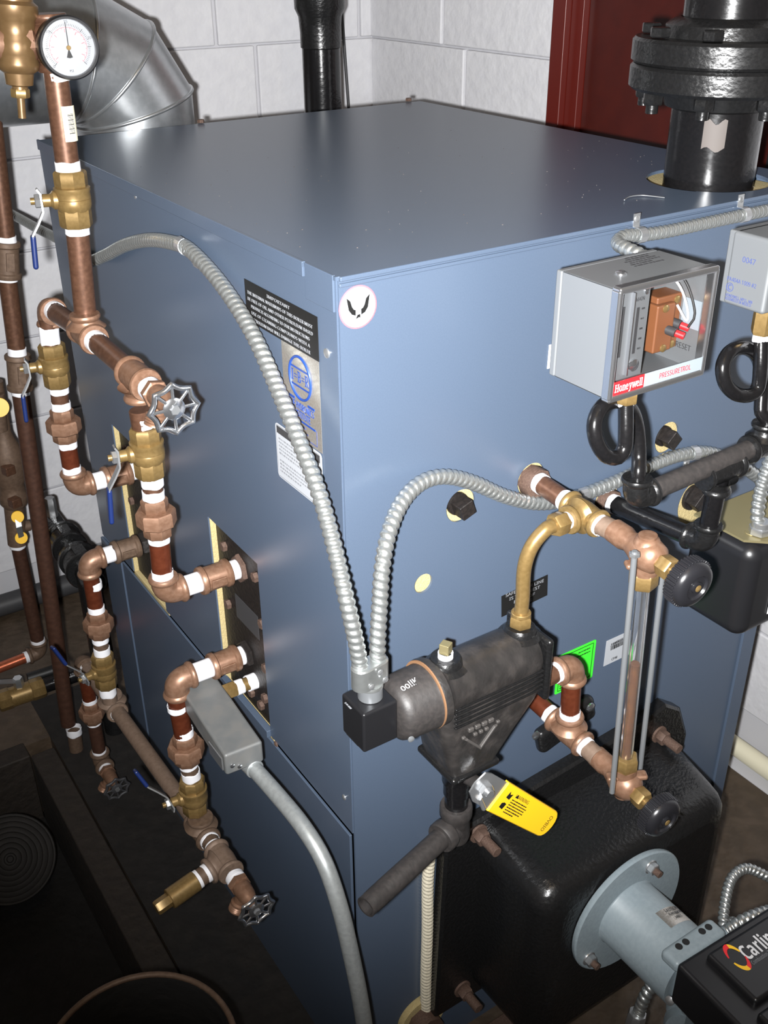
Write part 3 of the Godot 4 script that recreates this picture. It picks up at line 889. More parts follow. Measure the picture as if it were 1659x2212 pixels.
	obj("border_line", s, M.inkgrey, wl)
	# round seal with an eagle, on the front by the corner
	var sc := V(.0222, 1.2325, .0012)
	var rs := disc(bo, "round_seal", sc, Bk, .0212, .0005, M.pink, "round white sticker with thin red rim and dark wings")
	disc(rs, "seal_face", sc + V(0, 0, .0003), Bk, .0196, .0005, M.dial)
	for sg in [-1.0, 1.0]:
		s = MB.new(); var poly := PackedVector2Array()
		for q in [[.003, -.0075], [.007, -.006], [.0102, -.002], [.0114, .004], [.0122, .0085], [.0085, .0055], [.0068, .0005], [.005, -.002], [.003, -.0028]]:
			poly.append(Vector2(q[0] * sg * 1.05, q[1] * 1.15))
		s.plate(Transform3D(Basis(), sc + V(0, .001, .0009)), poly, .0003)
		obj("wing_mark", s, M.black, rs)
	s = MB.new(); s.plate(Transform3D(Basis(), sc + V(0, -.0085, .0009)), PackedVector2Array([Vector2(-.003, -.0025), Vector2(-.001, .0012), Vector2(.0018, .0016), Vector2(.002, -.002), Vector2(.0005, -.0012)]), .0003)
	obj("tail_mark", s, M.black, rs)
	# black safe-water-line plate behind the brass tube
	var sp := sheet_label(bo, "water_line_plate", Vector3(0.2224, 0.8266, 0.0012), Vector3(0.2974, 0.8315, 0.0012), Vector3(0.2244, 0.7945, 0.0012), M.black, Bk, "small black plate about the safe water line")
	var k0 := Vector3(0.2595, 0.8141, 0.0025)
	for i in 4:
		words("lettering", ["SAFE WATER LINE", "IS ½\" LOWEST", "PART OF", "GLASS"][i], k0 + V(0, .0115 - i * .0075, 0), Vector3.RIGHT, Vector3.UP, .0042, M.inkgrey, sp, false, [.062, .05, .034, .024][i])
	# green sticker
	var g0 := Vector3(0.3288, 0.6887, 0.0012); var g1 := Vector3(0.3994, 0.6883, 0.0012); var g2 := Vector3(0.3202, 0.6225, 0.0012)
	var gs := sheet_label(bo, "green_sticker", g0, V(g1.x, g0.y, g0.z), V(g0.x, g2.y, g0.z), M.green, Bk, "bright green inspection sticker", .003)
	s = MB.new()
	var gw := g1.x - g0.x; var gh := g0.y - g2.y
	for q in [[V(gw * .5, -.004, 0), V(gw - .01, .0008, .0004)], [V(gw * .5, -gh + .004, 0), V(gw - .01, .0008, .0004)], [V(.005, -gh * .5, 0), V(.0008, gh - .009, .0004)], [V(gw - .005, -gh * .5, 0), V(.0008, gh - .009, .0004)]]:
		s.box(Transform3D(Basis(), g0 + q[0] + V(0, 0, .0007)), q[1])
	obj("border_line", s, M.black, gs)
	bars(gs, g0 + V(.008, -.006, .0007), Vector3.RIGHT, Vector3.UP, [[.03, gw - .018, .004], [.02, gw - .018, .010], [0, .03, gh - .024], [0, .034, gh - .018], [0, .03, gh - .014]], .0018, M.black)
	# white barcode sticker
	var w0 := Vector3(0.4203, 0.6765, 0.0012); var w1 := Vector3(0.4770, 0.6719, 0.0012); var w2 := Vector3(0.4173, 0.6324, 0.0012)
	var bs := sheet_label(bo, "barcode_sticker", w0, V(w1.x, w0.y, w0.z), V(w0.x, w2.y, w0.z), M.dial, Bk, "white bar code sticker")
	barcode(bs, w0 + V(.01, -.02, .0007), Vector3.RIGHT, Vector3.UP, .028, .012)
	words("lettering", "CPM", w0 + V(.02, -.038, .0007), Vector3.RIGHT, Vector3.UP, .004, M.black, bs)
	bars(bs, w0 + V(.008, -.004, .0007), Vector3.RIGHT, Vector3.UP, [[.012, .034, .003], [.0, .034, .008]], .0015, M.inkgrey)
	# white tag half hidden by the pressure control
	sheet_label(bo, "white_tag", Vector3(0.2705, 1.1434, 0.0012), Vector3(0.3077, 1.1428, 0.0012), Vector3(0.2738, 1.1154, 0.0012), M.white, Bk, "blank white sticker")
func barcode(par: Node3D, bl: Vector3, right: Vector3, up: Vector3, w: float, h: float) -> void:
	var s := MB.new(); var u := 0.0
	var rng := RandomNumberGenerator.new(); rng.seed = 5
	var out := right.cross(up).normalized()
	while u < w:
		var b := rng.randf_range(.0004, .0014)
		s.box(at(bl + right * (u + b * .5) + up * h * .5 + out * .0001, right, up), V(b, h, .0003))
		u += b + rng.randf_range(.0004, .0012)
	obj("bar_code", s, M.black, par)

func steam_riser() -> void:
	var b := Vector3(0.6893, 1.2177, -1.2000)
	var t := thing("black_riser", "tall glossy black pipe with a belled top rising behind the boiler", "pipe", V(b.x, 0, b.z))
	var r := .0395
	var yb: float = 1.3519; var yc: float = 1.4161
	pipe(t, V(b.x, 0, b.z), V(b.x, yb + .01, b.z), r, M.blacksteel, "pipe_length")
	var s := MB.new()
	s.lathe(fr(V(b.x, yb - .012, b.z), Vector3.UP), [Vector2(r, 0), Vector2(r * 1.06, .002), Vector2(r * 1.06, .03), Vector2(r * 1.12, yc - yb - .005), Vector2(r * 1.3, yc - yb + .01), Vector2(r * 1.34, yc - yb + .08), Vector2(r * 1.34, yc - yb + .3), Vector2(0, yc - yb + .3)], 36)
	obj("bell_reducer", s, M.castblack, t)

func vent_duct() -> void:
	var z0 := -1.045
	var R := .104
	var cen := V(.09, 1.249, z0)
	var Rb := R + .02
	var t := thing("vent_duct", "shiny galvanised sheet metal vent elbow turning away over the boiler's corner", "duct", V(cen.x + Rb, .9, z0))
	# four mitred pieces, turning from upright towards the left
	var prev := PackedVector3Array()
	for i in 48: prev.append(V(cen.x + Rb + cos(TAU * i / 48) * R, .95, z0 + sin(TAU * i / 48) * R))
	var s: MB
	for k in 4:
		var cur := PackedVector3Array()
		var a := deg_to_rad(15.0 + 30.0 * k)
		for i in 48:
			var u := TAU * i / 48
			if k < 3: cur.append(cen + V(cos(a), sin(a), 0) * (Rb + cos(u) * R) / cos(deg_to_rad(15.0)) + V(0, 0, sin(u) * R))
			else: cur.append(cen + V(-1.2, Rb + cos(u) * R, sin(u) * R))
		s = MB.new(); s.skin([prev, cur], false, k == 3)
		obj("duct_piece", s, M.galv, t)
		if k < 3:
			s = MB.new(); s.sweep(cur, .0035, 8, false, true)
			obj("duct_bead", s, M.galv, t)
		prev = cur
# ---------------------------------------------------------------- copper and bronze piping on the left of the boiler
const R1 := .0133
const GP := "water piping on the side of the boiler"
func left_piping() -> void:
	var zA := -.297; var X := Vector3.RIGHT; var U := Vector3.UP
	# upper loop: front coil outlet, riser, header, rear drop, rear coil outlet
	var e1 := Vector3(-0.1006, 0.7871, -0.2970)
	var hA := Vector3(-0.1006, 1.0911, -0.2923); var hM := Vector3(-0.1006, 1.0949, -0.4644); var hR := Vector3(-0.1006, 1.0858, -0.6321)
	var t := thing("upper_pipe_loop", "bronze and copper pipe loop joining the upper ports of both coil openings", "pipework", e1, GP)
	var port := V(.02, e1.y, e1.z)
	hexnut(t, V(.004, e1.y, e1.z), V(.02, e1.y, e1.z), .021, 6, M.rust, "port_nut")
	pipe(t, V(-.012, e1.y, e1.z), V(.006, e1.y, e1.z), R1 * 1.05, M.white, "pipe_nipple")
	coupling(t, V(-.052, e1.y, e1.z), V(-.008, e1.y, e1.z), R1, M.bronze)
	pipe(t, e1, V(-.02, e1.y, e1.z), R1 * .98, M.redpipe)
	tape(t, V(e1.x + .024, e1.y, e1.z), V(-.05, e1.y, e1.z), R1)
	elbow(t, e1, X, U, R1, M.bronze, .0265)
	var st := func(q): return q
	tape(t, Vector3(-0.1012, 0.8098, -0.2970), Vector3(-0.1005, 0.8231, -0.2970), R1)
	pipe(t, Vector3(-0.1010, 0.8169, -0.2970), Vector3(-0.0991, 0.8792, -0.2970), R1, M.redpipe)
	tape(t, Vector3(-0.0995, 0.8656, -0.2970), Vector3(-0.0992, 0.8738, -0.2970), R1)
	union(t, Vector3(-0.0993, 0.8752, -0.2970), Vector3(-0.0992, 0.9289, -0.2970), R1)
	pipe(t, Vector3(-0.0992, 0.9289, -0.2970), Vector3(-0.0982, 0.9618, -0.2970), R1 * .98, M.redbrass)
	tape(t, Vector3(-0.0993, 0.9283, -0.2970), Vector3(-0.0987, 0.9406, -0.2970), R1)
	tape(t, Vector3(-0.0983, 0.9463, -0.2970), Vector3(-0.0980, 0.9585, -0.2970), R1)
	pipe(t, Vector3(-0.1007, 1.0221, -0.2970), Vector3(-0.1018, 1.0497, -0.2970), R1, M.redbrass)
	tape(t, Vector3(-0.0994, 1.0273, -0.2970), Vector3(-0.1001, 1.0402, -0.2970), R1)
	tee(t, hA, Vector3.FORWARD, -U, R1, M.bronze, .0275)
	tape(t, Vector3(-0.1006, 1.0939, -0.4235), Vector3(-0.1006, 1.0940, -0.4439), R1 * 1.02)
	pipe(t, hM, hA, R1, M.redbrass, "header_pipe")
	tee(t, hM, Vector3.BACK, U, R1, M.bronze, .0275)
	pipe(t, hR, hM, R1, M.redbrass, "header_pipe")
	elbow(t, hR, Vector3.BACK, -U, R1, M.bronze, .0265)
	tape(t, Vector3(-0.1006, 1.0889, -0.5935), Vector3(-0.1006, 1.0879, -0.6144), R1)
	tape(t, Vector3(-0.1006, 1.0903, -0.2586), Vector3(-0.1006, 1.0897, -0.2437), R1)
	tape(t, Vector3(-0.1065, 1.0604, -0.6250), Vector3(-0.1078, 1.0365, -0.6250), R1)
	pipe(t, Vector3(-0.1053, 1.0710, -0.6250), Vector3(-0.1082, 1.0303, -0.6250), R1 * .96, M.redbrass)
	pipe(t, Vector3(-0.1065, 0.9709, -0.6250), Vector3(-0.1093, 0.9372, -0.6250), R1 * .96, M.redbrass)
	tape(t, Vector3(-0.1069, 0.9688, -0.6250), Vector3(-0.1074, 0.9595, -0.6250), R1)
	tape(t, Vector3(-0.1079, 0.9457, -0.6250), Vector3(-0.1087, 0.9325, -0.6250), R1)
	union(t, Vector3(-0.1097, 0.8830, -0.6250), Vector3(-0.1090, 0.9349, -0.6250), R1)
	tape(t, Vector3(-0.1086, 0.8719, -0.6250), Vector3(-0.1081, 0.8841, -0.6250), R1)
	pipe(t, Vector3(-0.1092, 0.8282, -0.6250), Vector3(-0.1088, 0.8843, -0.6250), R1, M.redpipe)
	tape(t, Vector3(-0.1092, 0.8235, -0.6250), Vector3(-0.1086, 0.8407, -0.6250), R1)
	var e2 := Vector3(-0.1079, 0.8039, -0.6250)
	elbow(t, e2, X, U, R1, M.bronze, .027)
	tape(t, e2 + X * .025, e2 + X * .046, R1)
	pipe(t, e2, e2 + X * .1, R1 * .97, M.redbrass)
	coupling(t, e2 + X * .045, e2 + X * .088, R1, M.bronze)
	hexnut(t, e2 + X * .1, e2 + X * .13, .021, 6, M.rust, "port_nut")
	tape(t, e2 + X * .088, e2 + X * .101, R1)
	# main riser
	var m0 := Vector3(-0.0969, 1.1051, -0.4740); var m1 := Vector3(-0.0905, 1.2245, -0.4740); var m2 := Vector3(-0.0904, 1.2944, -0.4740); var m3 := Vector3(-0.0875, 1.4138, -0.4740)
	t = thing("main_riser", "tall brown copper riser with a paper sticker below the round gauge", "pipe", m0, GP)
	var R2 := .0142
	pipe(t, Vector3(-0.0966, 1.1113, -0.4740), m1, R2, M.redbrass, "pipe_length")
	tape(t, Vector3(-0.0972, 1.1070, -0.4740), Vector3(-0.0963, 1.1174, -0.4740), R2)
	tape(t, Vector3(-0.0906, 1.2199, -0.4740), Vector3(-0.0900, 1.2295, -0.4740), R2)
	pipe(t, m2, m3, R2, M.redbrass, "pipe_length")
	tape(t, Vector3(-0.0902, 1.2955, -0.4740), Vector3(-0.0900, 1.3073, -0.4740), R2)
	tape(t, Vector3(-0.0865, 1.3969, -0.4740), Vector3(-0.0866, 1.4063, -0.4740), R2)
	# paper sticker wrapped on the pipe
	var la := Vector3(-0.0879, 1.3309, -0.4740); var lb := Vector3(-0.0871, 1.3702, -0.4740)
	var s := MB.new(); var f := fr(la, lb - la); var Lh := la.distance_to(lb)
	var ca := atan2((f.basis.inverse() * cam_dir(la)).z, (f.basis.inverse() * cam_dir(la)).x)
	for i in 10:
		var a := ca - .35 - 1.0 + 1.75 * i / 10.0; var b := a + .175
		var A := V(cos(a), 0, sin(a)); var B := V(cos(b), 0, sin(b)); var rr := R2 * 1.025
		s.quad(f * (A * rr), f * (B * rr), f * (B * rr + V(0, Lh, 0)), f * (A * rr + V(0, Lh, 0)), f.basis * A, f.basis * B, f.basis * B, f.basis * A)
	var pl := obj("paper_sticker", s, M.offwhite, t, "cream paper sticker with a bar code")
	s = MB.new()
	for k in 14:
		var y0 := Lh * (.22 + .042 * k)
		for i in 4:
			var a := ca - .95 + .14 * i; var b := a + .14
			var A := V(cos(a), 0, sin(a)); var B := V(cos(b), 0, sin(b)); var rr := R2 * 1.04
			var h := Lh * (.014 if k % 3 else .026)
			s.quad(f * (A * rr + V(0, y0, 0)), f * (B * rr + V(0, y0, 0)), f * (B * rr + V(0, y0 + h, 0)), f * (A * rr + V(0, y0 + h, 0)), f.basis * A, f.basis * B, f.basis * B, f.basis * A)
	obj("bar_code", s, M.graphite, pl)
	var gv := "brass ball valves with blue levers"
	ball_valve("ball_valve", "brass ball valve with blue lever high on the copper riser", Vector3(-0.0903, 1.2290, -0.4740), Vector3(-0.0889, 1.2964, -0.4740), R2, V(-1, -.06, -.25), V(-.02, -1, .06), .082, gv, M.blue)
	ball_valve("ball_valve", "brass ball valve with blue lever below the spoked handwheel", Vector3(-0.0990, 0.9601, -0.2970), Vector3(-0.0989, 1.0266, -0.2970), R1 * 1.02, V(-1, -.1, -.2), V(-.05, -1, .1), .085, gv, M.blue)
	ball_valve("ball_valve", "brass ball valve with blue lever beside the wall pipe's coupling", Vector3(-0.1073, 0.9704, -0.6250), Vector3(-0.1073, 1.0357, -0.6250), R1 * 1.02, V(-1, -.1, -.25), V(.0, -1, .08), .08, gv, M.blue)
	# boiler drain with spoked handwheel at the front end of the header
	drain("drain_valve", "bronze drain valve with silver spoked handwheel on the upper header", Vector3(-0.1006, 1.0898, -0.2532), Vector3.BACK, V(-.35, -1, .1), .029, M.chrome, 1.0)
	# lower loop
	var e3 := Vector3(-0.1014, 0.6392, -0.3010); var lx := -.0959
	t = thing("lower_pipe_loop", "dusty bronze pipe loop along the foot of the boiler's side", "pipework", e3, GP)
	hexnut(t, V(.002, e3.y, e3.z), V(.02, e3.y, e3.z), .021, 6, M.plate, "port_nut")
	coupling(t, V(-.048, e3.y, e3.z), V(-.006, e3.y, e3.z), R1, M.bronze)
	tape(t, V(-.008, e3.y, e3.z), V(.003, e3.y, e3.z), R1)
	pipe(t, e3, V(-.02, e3.y, e3.z), R1 * .98, M.redbrass)
	tape(t, V(e3.x + .022, e3.y, e3.z), V(-.046, e3.y, e3.z), R1)
	elbow(t, e3, X, -U, R1, M.bronze, .0265)
	pipe(t, Vector3(-0.1034, 0.6156, -0.3010), Vector3(-0.0997, 0.5288, -0.3010), R1, M.redpipe)
	tape(t, Vector3(-0.1041, 0.5976, -0.3010), Vector3(-0.1041, 0.5884, -0.3010), R1)
	tape(t, Vector3(-0.0994, 0.5512, -0.3010), Vector3(-0.0994, 0.5382, -0.3010), R1)
	union(t, Vector3(-0.0990, 0.4885, -0.3010), Vector3(-0.0992, 0.5399, -0.3010), R1 * 1.04)
	pipe(t, Vector3(-0.0995, 0.4906, -0.3010), Vector3(-0.0964, 0.4508, -0.3010), R1 * .96, M.oldbronze)
	tape(t, Vector3(-0.0991, 0.4877, -0.3010), Vector3(-0.0984, 0.4801, -0.3010), R1)
	tape(t, Vector3(-0.0973, 0.4705, -0.3010), Vector3(-0.0967, 0.4555, -0.3010), R1)
	pipe(t, Vector3(-0.0969, 0.3900, -0.3010), Vector3(-0.0942, 0.3496, -0.3010), R1, M.oldbronze)
	tape(t, Vector3(-0.0960, 0.3837, -0.3010), Vector3(-0.0952, 0.3697, -0.3010), R1 * 1.05)
	var b0 := Vector3(-0.0959, 0.3598, -0.2882); var b1 := Vector3(-0.0959, 0.3625, -0.2121); var br := Vector3(-0.0959, 0.3320, -0.6757); var bk := Vector3(-0.0959, 0.3259, -0.8426)
	tee(t, b0, Vector3.BACK, U, R1, M.oldbronze, .026)
	pipe(t, b0, b1, R1, M.oldbronze)
	tape(t, Vector3(-0.0959, 0.3604, -0.2667), Vector3(-0.0959, 0.3615, -0.2566), R1 * 1.05)
	tape(t, Vector3(-0.0959, 0.3603, -0.2472), Vector3(-0.0959, 0.3609, -0.2391), R1 * 1.02)
	tee(t, b1, Vector3.BACK, V(-1, -.12, .12), R1, M.dusty, .0275)
	pipe(t, br, b0, R1, M.dusty, "header_pipe")
	tee(t, br, Vector3.BACK, U, R1, M.dusty, .026)
	tape(t, Vector3(-0.0959, 0.3322, -0.6571), Vector3(-0.0959, 0.3322, -0.6478), R1)
	tape(t, Vector3(-0.0959, 0.3641, -0.1768), Vector3(-0.0959, 0.3641, -0.1678), R1)
	pipe(t, bk, br, R1, M.dusty, "header_pipe")
	# rear coil's lower port and its drop
	var e4 := Vector3(-0.1016, 0.6518, -0.6550)
	elbow(t, e4, X, -U, R1, M.bronze, .0265)
	tape(t, e4 + X * .024, e4 + X * .044, R1)
	pipe(t, e4, e4 + X * .09, R1 * .97, M.redbrass)
	coupling(t, e4 + X * .044, e4 + X * .088, R1, M.oldbronze)
	hexnut(t, e4 + X * .09, e4 + X * .115, .021, 6, M.plate, "port_nut")
	pipe(t, Vector3(-0.1009, 0.6309, -0.6550), Vector3(-0.1014, 0.5479, -0.6550), R1, M.redpipe)
	tape(t, Vector3(-0.0984, 0.6109, -0.6550), Vector3(-0.0987, 0.5982, -0.6550), R1)
	tape(t, Vector3(-0.1007, 0.5636, -0.6550), Vector3(-0.1010, 0.5506, -0.6550), R1)
	union(t, Vector3(-0.1026, 0.5014, -0.6550), Vector3(-0.1007, 0.5524, -0.6550), R1)
	pipe(t, Vector3(-0.1031, 0.5035, -0.6550), Vector3(-0.1043, 0.4618, -0.6550), R1 * .96, M.oldbronze)
	tape(t, Vector3(-0.1029, 0.4996, -0.6550), Vector3(-0.1031, 0.4899, -0.6550), R1)
	tape(t, Vector3(-0.1034, 0.4792, -0.6550), Vector3(-0.1039, 0.4646, -0.6550), R1)
	tape(t, Vector3(-0.1057, 0.3947, -0.6550), Vector3(-0.1058, 0.3761, -0.6550), R1 * 1.05)
	pipe(t, Vector3(-0.1059, 0.3989, -0.6550), Vector3(-0.1048, 0.3600, -0.6550), R1, M.dusty)
	# rear drop to a second drain
	elbow(t, bk, Vector3.BACK, -U, R1, M.oldbronze, .026)
	tape(t, bk + V(0, 0, .024), bk + V(0, 0, .034), R1)
	pipe(t, bk - U * .02, bk - U * .1, R1, M.redpipe)
	tape(t, bk - U * .026, bk - U * .034, R1)
	tape(t, bk - U * .092, bk - U * .102, R1)
	union(t, bk - U * .15, bk - U * .1, R1)
	tape(t, bk - U * .15, bk - U * .156, R1)
	pipe(t, bk - U * .15, bk - U * .235, R1, M.brownpipe)
	tape(t, bk - U * .225, bk - U * .236, R1)
	elbow(t, bk - U * .255, U, Vector3.BACK, R1, M.oldbronze, .025)
	ball_valve("ball_valve", "brass ball valve on the lower loop behind the grey box", Vector3(-0.0971, 0.3882, -0.3010), Vector3(-0.0968, 0.4546, -0.3010), R1 * 1.02, V(-1, .0, -.1), V(-.3, 1, -.5), .07, gv, M.blue)
	ball_valve("ball_valve", "brass ball valve on the rear lower drop with raised blue lever", Vector3(-0.1057, 0.3947, -0.6550), Vector3(-0.1047, 0.4650, -0.6550), R1 * 1.02, V(-1, .0, .1), V(-.3, 1, -.25), .08, gv, M.blue)
	drain("drain_valve", "bronze drain valve with spoked handwheel near the grey box's bent conduit", Vector3(-0.0959, 0.3641, -0.1738), V(.0, -.03, 1), V(-.45, -1, .2), .027, M.chrome, 1.0)
	drain("drain_valve", "dim drain valve with dark handwheel down by the floor curb", bk - U * .257 + V(0, 0, .022), V(0, -.05, 1), V(-.6, -1, 0), .026, M.darkgrey, 1.0)
	# brass relief fitting on the lower tee
	t = thing("relief_fitting", "brass relief fitting pointing away from the lower tee over the dark floor", "fitting", b1)
	var d := V(-1, -.12, .12).normalized()
	tape(t, b1 + d * .025, b1 + d * .033, R1)
	pipe(t, b1 + d * .02, b1 + d * .05, R1, M.oldbronze)
	tape(t, b1 + d * .042, b1 + d * .047, R1)
	pipe(t, b1 + d * .047, b1 + d * .092, R1 * 1.15, M.brass, "fitting_barrel")
	hexnut(t, b1 + d * .09, b1 + d * .114, R1 * .8, 6, M.brass, "fitting_tip")
func drain(called: String, label: String, p: Vector3, dir: Vector3, spout: Vector3, R: float, m: Material, k: float) -> void:
	var d := dir.normalized(); spout = (spout - d * spout.dot(d)).normalized()
	var t := thing(called, label, "valve", p, "drain valves with spoked handwheels")
	tape(t, p, p + d * .01, R1)
	hexnut(t, p + d * .008, p + d * .018, .0165, 6, M.bronze, "inlet_hex")
	var s := MB.new()
	s.lathe(fr(p + d * .016, d), [Vector2(0, 0), Vector2(.0125, 0), Vector2(.0135, .008), Vector2(.0125, .022), Vector2(.0105, .03), Vector2(.007, .036), Vector2(.007, .046), Vector2(0, .046)], 20)
	obj("valve_body", s, M.bronze, t)
	s = MB.new()
	s.lathe(fr(p + d * .028, spout), [Vector2(0, 0), Vector2(.0095, 0), Vector2(.0095, .018), Vector2(.0125, .02), Vector2(.0125, .023), Vector2(.0112, .024), Vector2(.0125, .0255), Vector2(.0112, .027), Vector2(.0125, .0285), Vector2(.0112, .03), Vector2(.0125, .0315), Vector2(.0125, .033), Vector2(.009, .033), Vector2(.009, .02), Vector2(0, .02)], 18)
	obj("hose_outlet", s, M.bronze, t)
	handwheel(t, p + d * .066, d, R, m)
	pipe(t, p + d * .05, p + d * .066, .0045, M.brass, "valve_stem")

func wall_piping() -> void:
	# tall brown pipe by the back wall
	var zz := -1.0
	var t := thing("wall_pipe", "tall brown copper pipe with a coupling standing before the white wall", "pipe", Vector3(-0.1017, 0.0242, -1.0000))
	var r := .0155
	pipe(t, Vector3(-0.0368, 1.3620, -1.0000), Vector3(-0.0557, 1.0799, -1.0000), r, M.redbrass, "pipe_length")
	tape(t, Vector3(-0.0537, 1.1031, -1.0000), Vector3(-0.0542, 1.0923, -1.0000), r)
	coupling(t, Vector3(-0.0637, 1.0325, -1.0000), Vector3(-0.0547, 1.0939, -1.0000), r, M.oldbronze)
	tape(t, Vector3(-0.0639, 1.0333, -1.0000), Vector3(-0.0646, 1.0277, -1.0000), r)
	pipe(t, Vector3(-0.0643, 1.0334, -1.0000), Vector3(-0.0724, 0.8923, -1.0000), r, M.redbrass, "pipe_length")
	tape(t, Vector3(-0.0711, 0.9085, -1.0000), Vector3(-0.0723, 0.8949, -1.0000), r)
	coupling(t, Vector3(-0.0787, 0.8300, -1.0000), Vector3(-0.0718, 0.8956, -1.0000), r, M.oldbronze)
	tape(t, Vector3(-0.0784, 0.8317, -1.0000), Vector3(-0.0794, 0.8211, -1.0000), r)
	pipe(t, Vector3(-0.0791, 0.8274, -1.0000), Vector3(-0.1131, 0.0624, -1.0000), r, M.brownpipe, "pipe_length")
	tape(t, Vector3(-0.1071, 0.0613, -0.9850), Vector3(-0.1077, 0.0447, -0.9850), r)
	pipe(t, Vector3(-0.1077, 0.0512, -0.9850), Vector3(-0.1132, -0.0630, -0.9850), r * .95, M.oldbronze, "pipe_length")
	tape(t, Vector3(-0.1117, -0.0155, -0.9800), Vector3(-0.1119, -0.0234, -0.9800), r)
	tape(t, Vector3(-0.1127, -0.0485, -0.9800), Vector3(-0.1133, -0.0591, -0.9800), r)
	# backflow preventer with valves, further left
	t = thing("backflow_preventer", "dusty bronze backflow preventer with square plugs at the picture's edge", "valve", Vector3(-0.0803, 0.3862, -1.3000))
	var a := Vector3(-0.0674, 0.5722, -1.3000); var b := Vector3(-0.0705, 0.4794, -1.3000)
	var up := (a - b).normalized()
	var s := MB.new(); var L := a.distance_to(b)
	s.lathe(fr(b - up * .03, up), [Vector2(0, 0), Vector2(.022, 0), Vector2(.03, .012), Vector2(.031, .03), Vector2(.027, .04), Vector2(.027, L * .6), Vector2(.034, L * .75), Vector2(.036, L + .02), Vector2(.033, L + .045), Vector2(.022, L + .07), Vector2(.018, L + .085), Vector2(.018, L + .2), Vector2(0, L + .2)], 28)
	obj("preventer_body", s, M.oldbronze, t)
	for q in [Vector3(-0.0773, 0.5583, -1.2600), Vector3(-0.0778, 0.4801, -1.2600)]:
		s = MB.new(); s.box(Transform3D(Basis(Vector3.UP, .3), q), V(.022, .02, .022), .002)
		obj("square_plug", s, M.redbrass, t)
	pipe(t, Vector3(-0.0736, 0.6414, -1.2800), Vector3(-0.0658, 0.7232, -1.2800), .016, M.oldbronze, "valve_neck")
	disc(t, "yellow_cap", Vector3(-0.0739, 0.7085, -1.2400), V(-.2, .3, 1), .02, .006, M.yellow)
	pipe(t, Vector3(-0.0826, 0.3568, -1.3000), Vector3(-0.0730, 0.4605, -1.3000), .021, M.oldbronze, "valve_barrel")
	pipe(t, Vector3(-0.0754, 0.3965, -1.3000), Vector3(-0.0480, 0.3936, -1.3000), .012, M.oldbronze, "test_cock")
	for q in [Vector3(-0.0779, 0.4436, -1.2620), Vector3(-0.0792, 0.3913, -1.2620)]:
		disc(t, "yellow_cap", q, V(-.2, .3, 1), .0135, .006, M.yellow)
	s = MB.new(); _strip(s, [Vector3(-0.0794, 0.4413, -1.2580), Vector3(-0.0817, 0.4249, -1.2500), Vector3(-0.0798, 0.3946, -1.2580)], V(1, 0, 0), .012, .003)
	obj("valve_lever", s, M.zinc, t)
	t = thing("copper_drop", "thin copper drop pipe with an elbow running along the floor", "pipe", Vector3(-0.0818, 0.0699, -1.3000))
	tape(t, Vector3(-0.0829, 0.3606, -1.3000), Vector3(-0.0835, 0.3487, -1.3000), .0165)
	pipe(t, Vector3(-0.0826, 0.3568, -1.3000), Vector3(-0.0831, 0.0881, -1.3000), .0155, M.brownpipe, "pipe_length")
	var e := Vector3(-0.0829, 0.0567, -1.3000)
	elbow(t, e, Vector3(-0.0001, 0.0314, 0.0000), V(-1, -.02, .05), .0135, M.oldbronze, .03)
	tape(t, Vector3(-0.0828, 0.0771, -1.3000), Vector3(-0.0830, 0.0948, -1.3000), .0155)
	pipe(t, e, e + V(-1, -.02, .05) * .4, .0125, M.copper, "pipe_length")
	tape(t, e + V(-1, -.02, .05) * .028, e + V(-1, -.02, .05) * .038, .0135)
	# black pipe and brass valve lying at the back of the floor
	t = thing("floor_valve", "brass valve on a black pipe low over the dark floor", "valve", V(-.18, 0, -1.11))
	var p0 := Vector3(-0.1260, 0.1000, -1.1094); var dx := V(-1, 0, -.02).normalized()
	pipe(t, p0 - dx * .16, p0 + dx * .02, .0165, M.blacksteel, "black_pipe")
	words("lettering", "1/2 PE 3408", p0 - dx * .045 + V(0, .012, .012), Vector3.RIGHT, V(0, .7, -.7), .007, M.inkgrey, t)
	hexnut(t, p0, p0 + dx * .03, .024, 8, M.brass, "end_hex")
	pipe(t, p0 + dx * .028, p0 + dx * .075, .0225, M.brass, "valve_body")
	hexnut(t, p0 + dx * .07, p0 + dx * .1, .024, 8, M.brass, "end_hex")
	hexnut(t, p0 + dx * .05 + V(0, .02, 0), p0 + dx * .05 + V(0, .045, 0), .011, 6, M.zinc, "stem_nut")
	s = MB.new(); _strip(s, [p0 + dx * .05 + V(0, .036, 0), p0 + dx * .09 + V(0, .05, .0), p0 + dx * .16 + V(0, .055, 0)], V(0, 0, 1), .014, .003)
	obj("lever", s, M.zinc, t)
	t = thing("black_hose", "black hose lying behind the brass floor valve", "hose", V(-.1, 0, -1.18))
	s = MB.new(); s.sweep(path([Vector3(-0.0651, 0.1000, -1.1520), Vector3(-0.1123, 0.1000, -1.1534), Vector3(-0.1480, 0.1000, -1.1555)], .02), .012, 14)
	obj("hose_length", s, M.black, t)
	# black iron fitting run at the boiler's rear corner
	t = thing("black_return_pipe", "black iron return pipe with thick collars behind the boiler's corner", "pipe", V(-.03, .4, -1.1))
	var f0 := Vector3(-0.0066, 0.4041, -1.2500); var f1 := Vector3(-0.0166, 0.4126, -1.0000)
	var dd := (f1 - f0).normalized()
	pipe(t, f0 - dd * .05, f1 + dd * .05, .024, M.castblack, "pipe_length")
	coupling(t, f0 + dd * .06, f0 + dd * .13, .0255, M.castblack)
	coupling(t, f0 + dd * .17, f0 + dd * .24, .027, M.castblack)
	hexnut(t, f0 + V(0, .02, 0), f0 + V(0, .07, 0), .012, 6, M.zinc, "vent_nut")
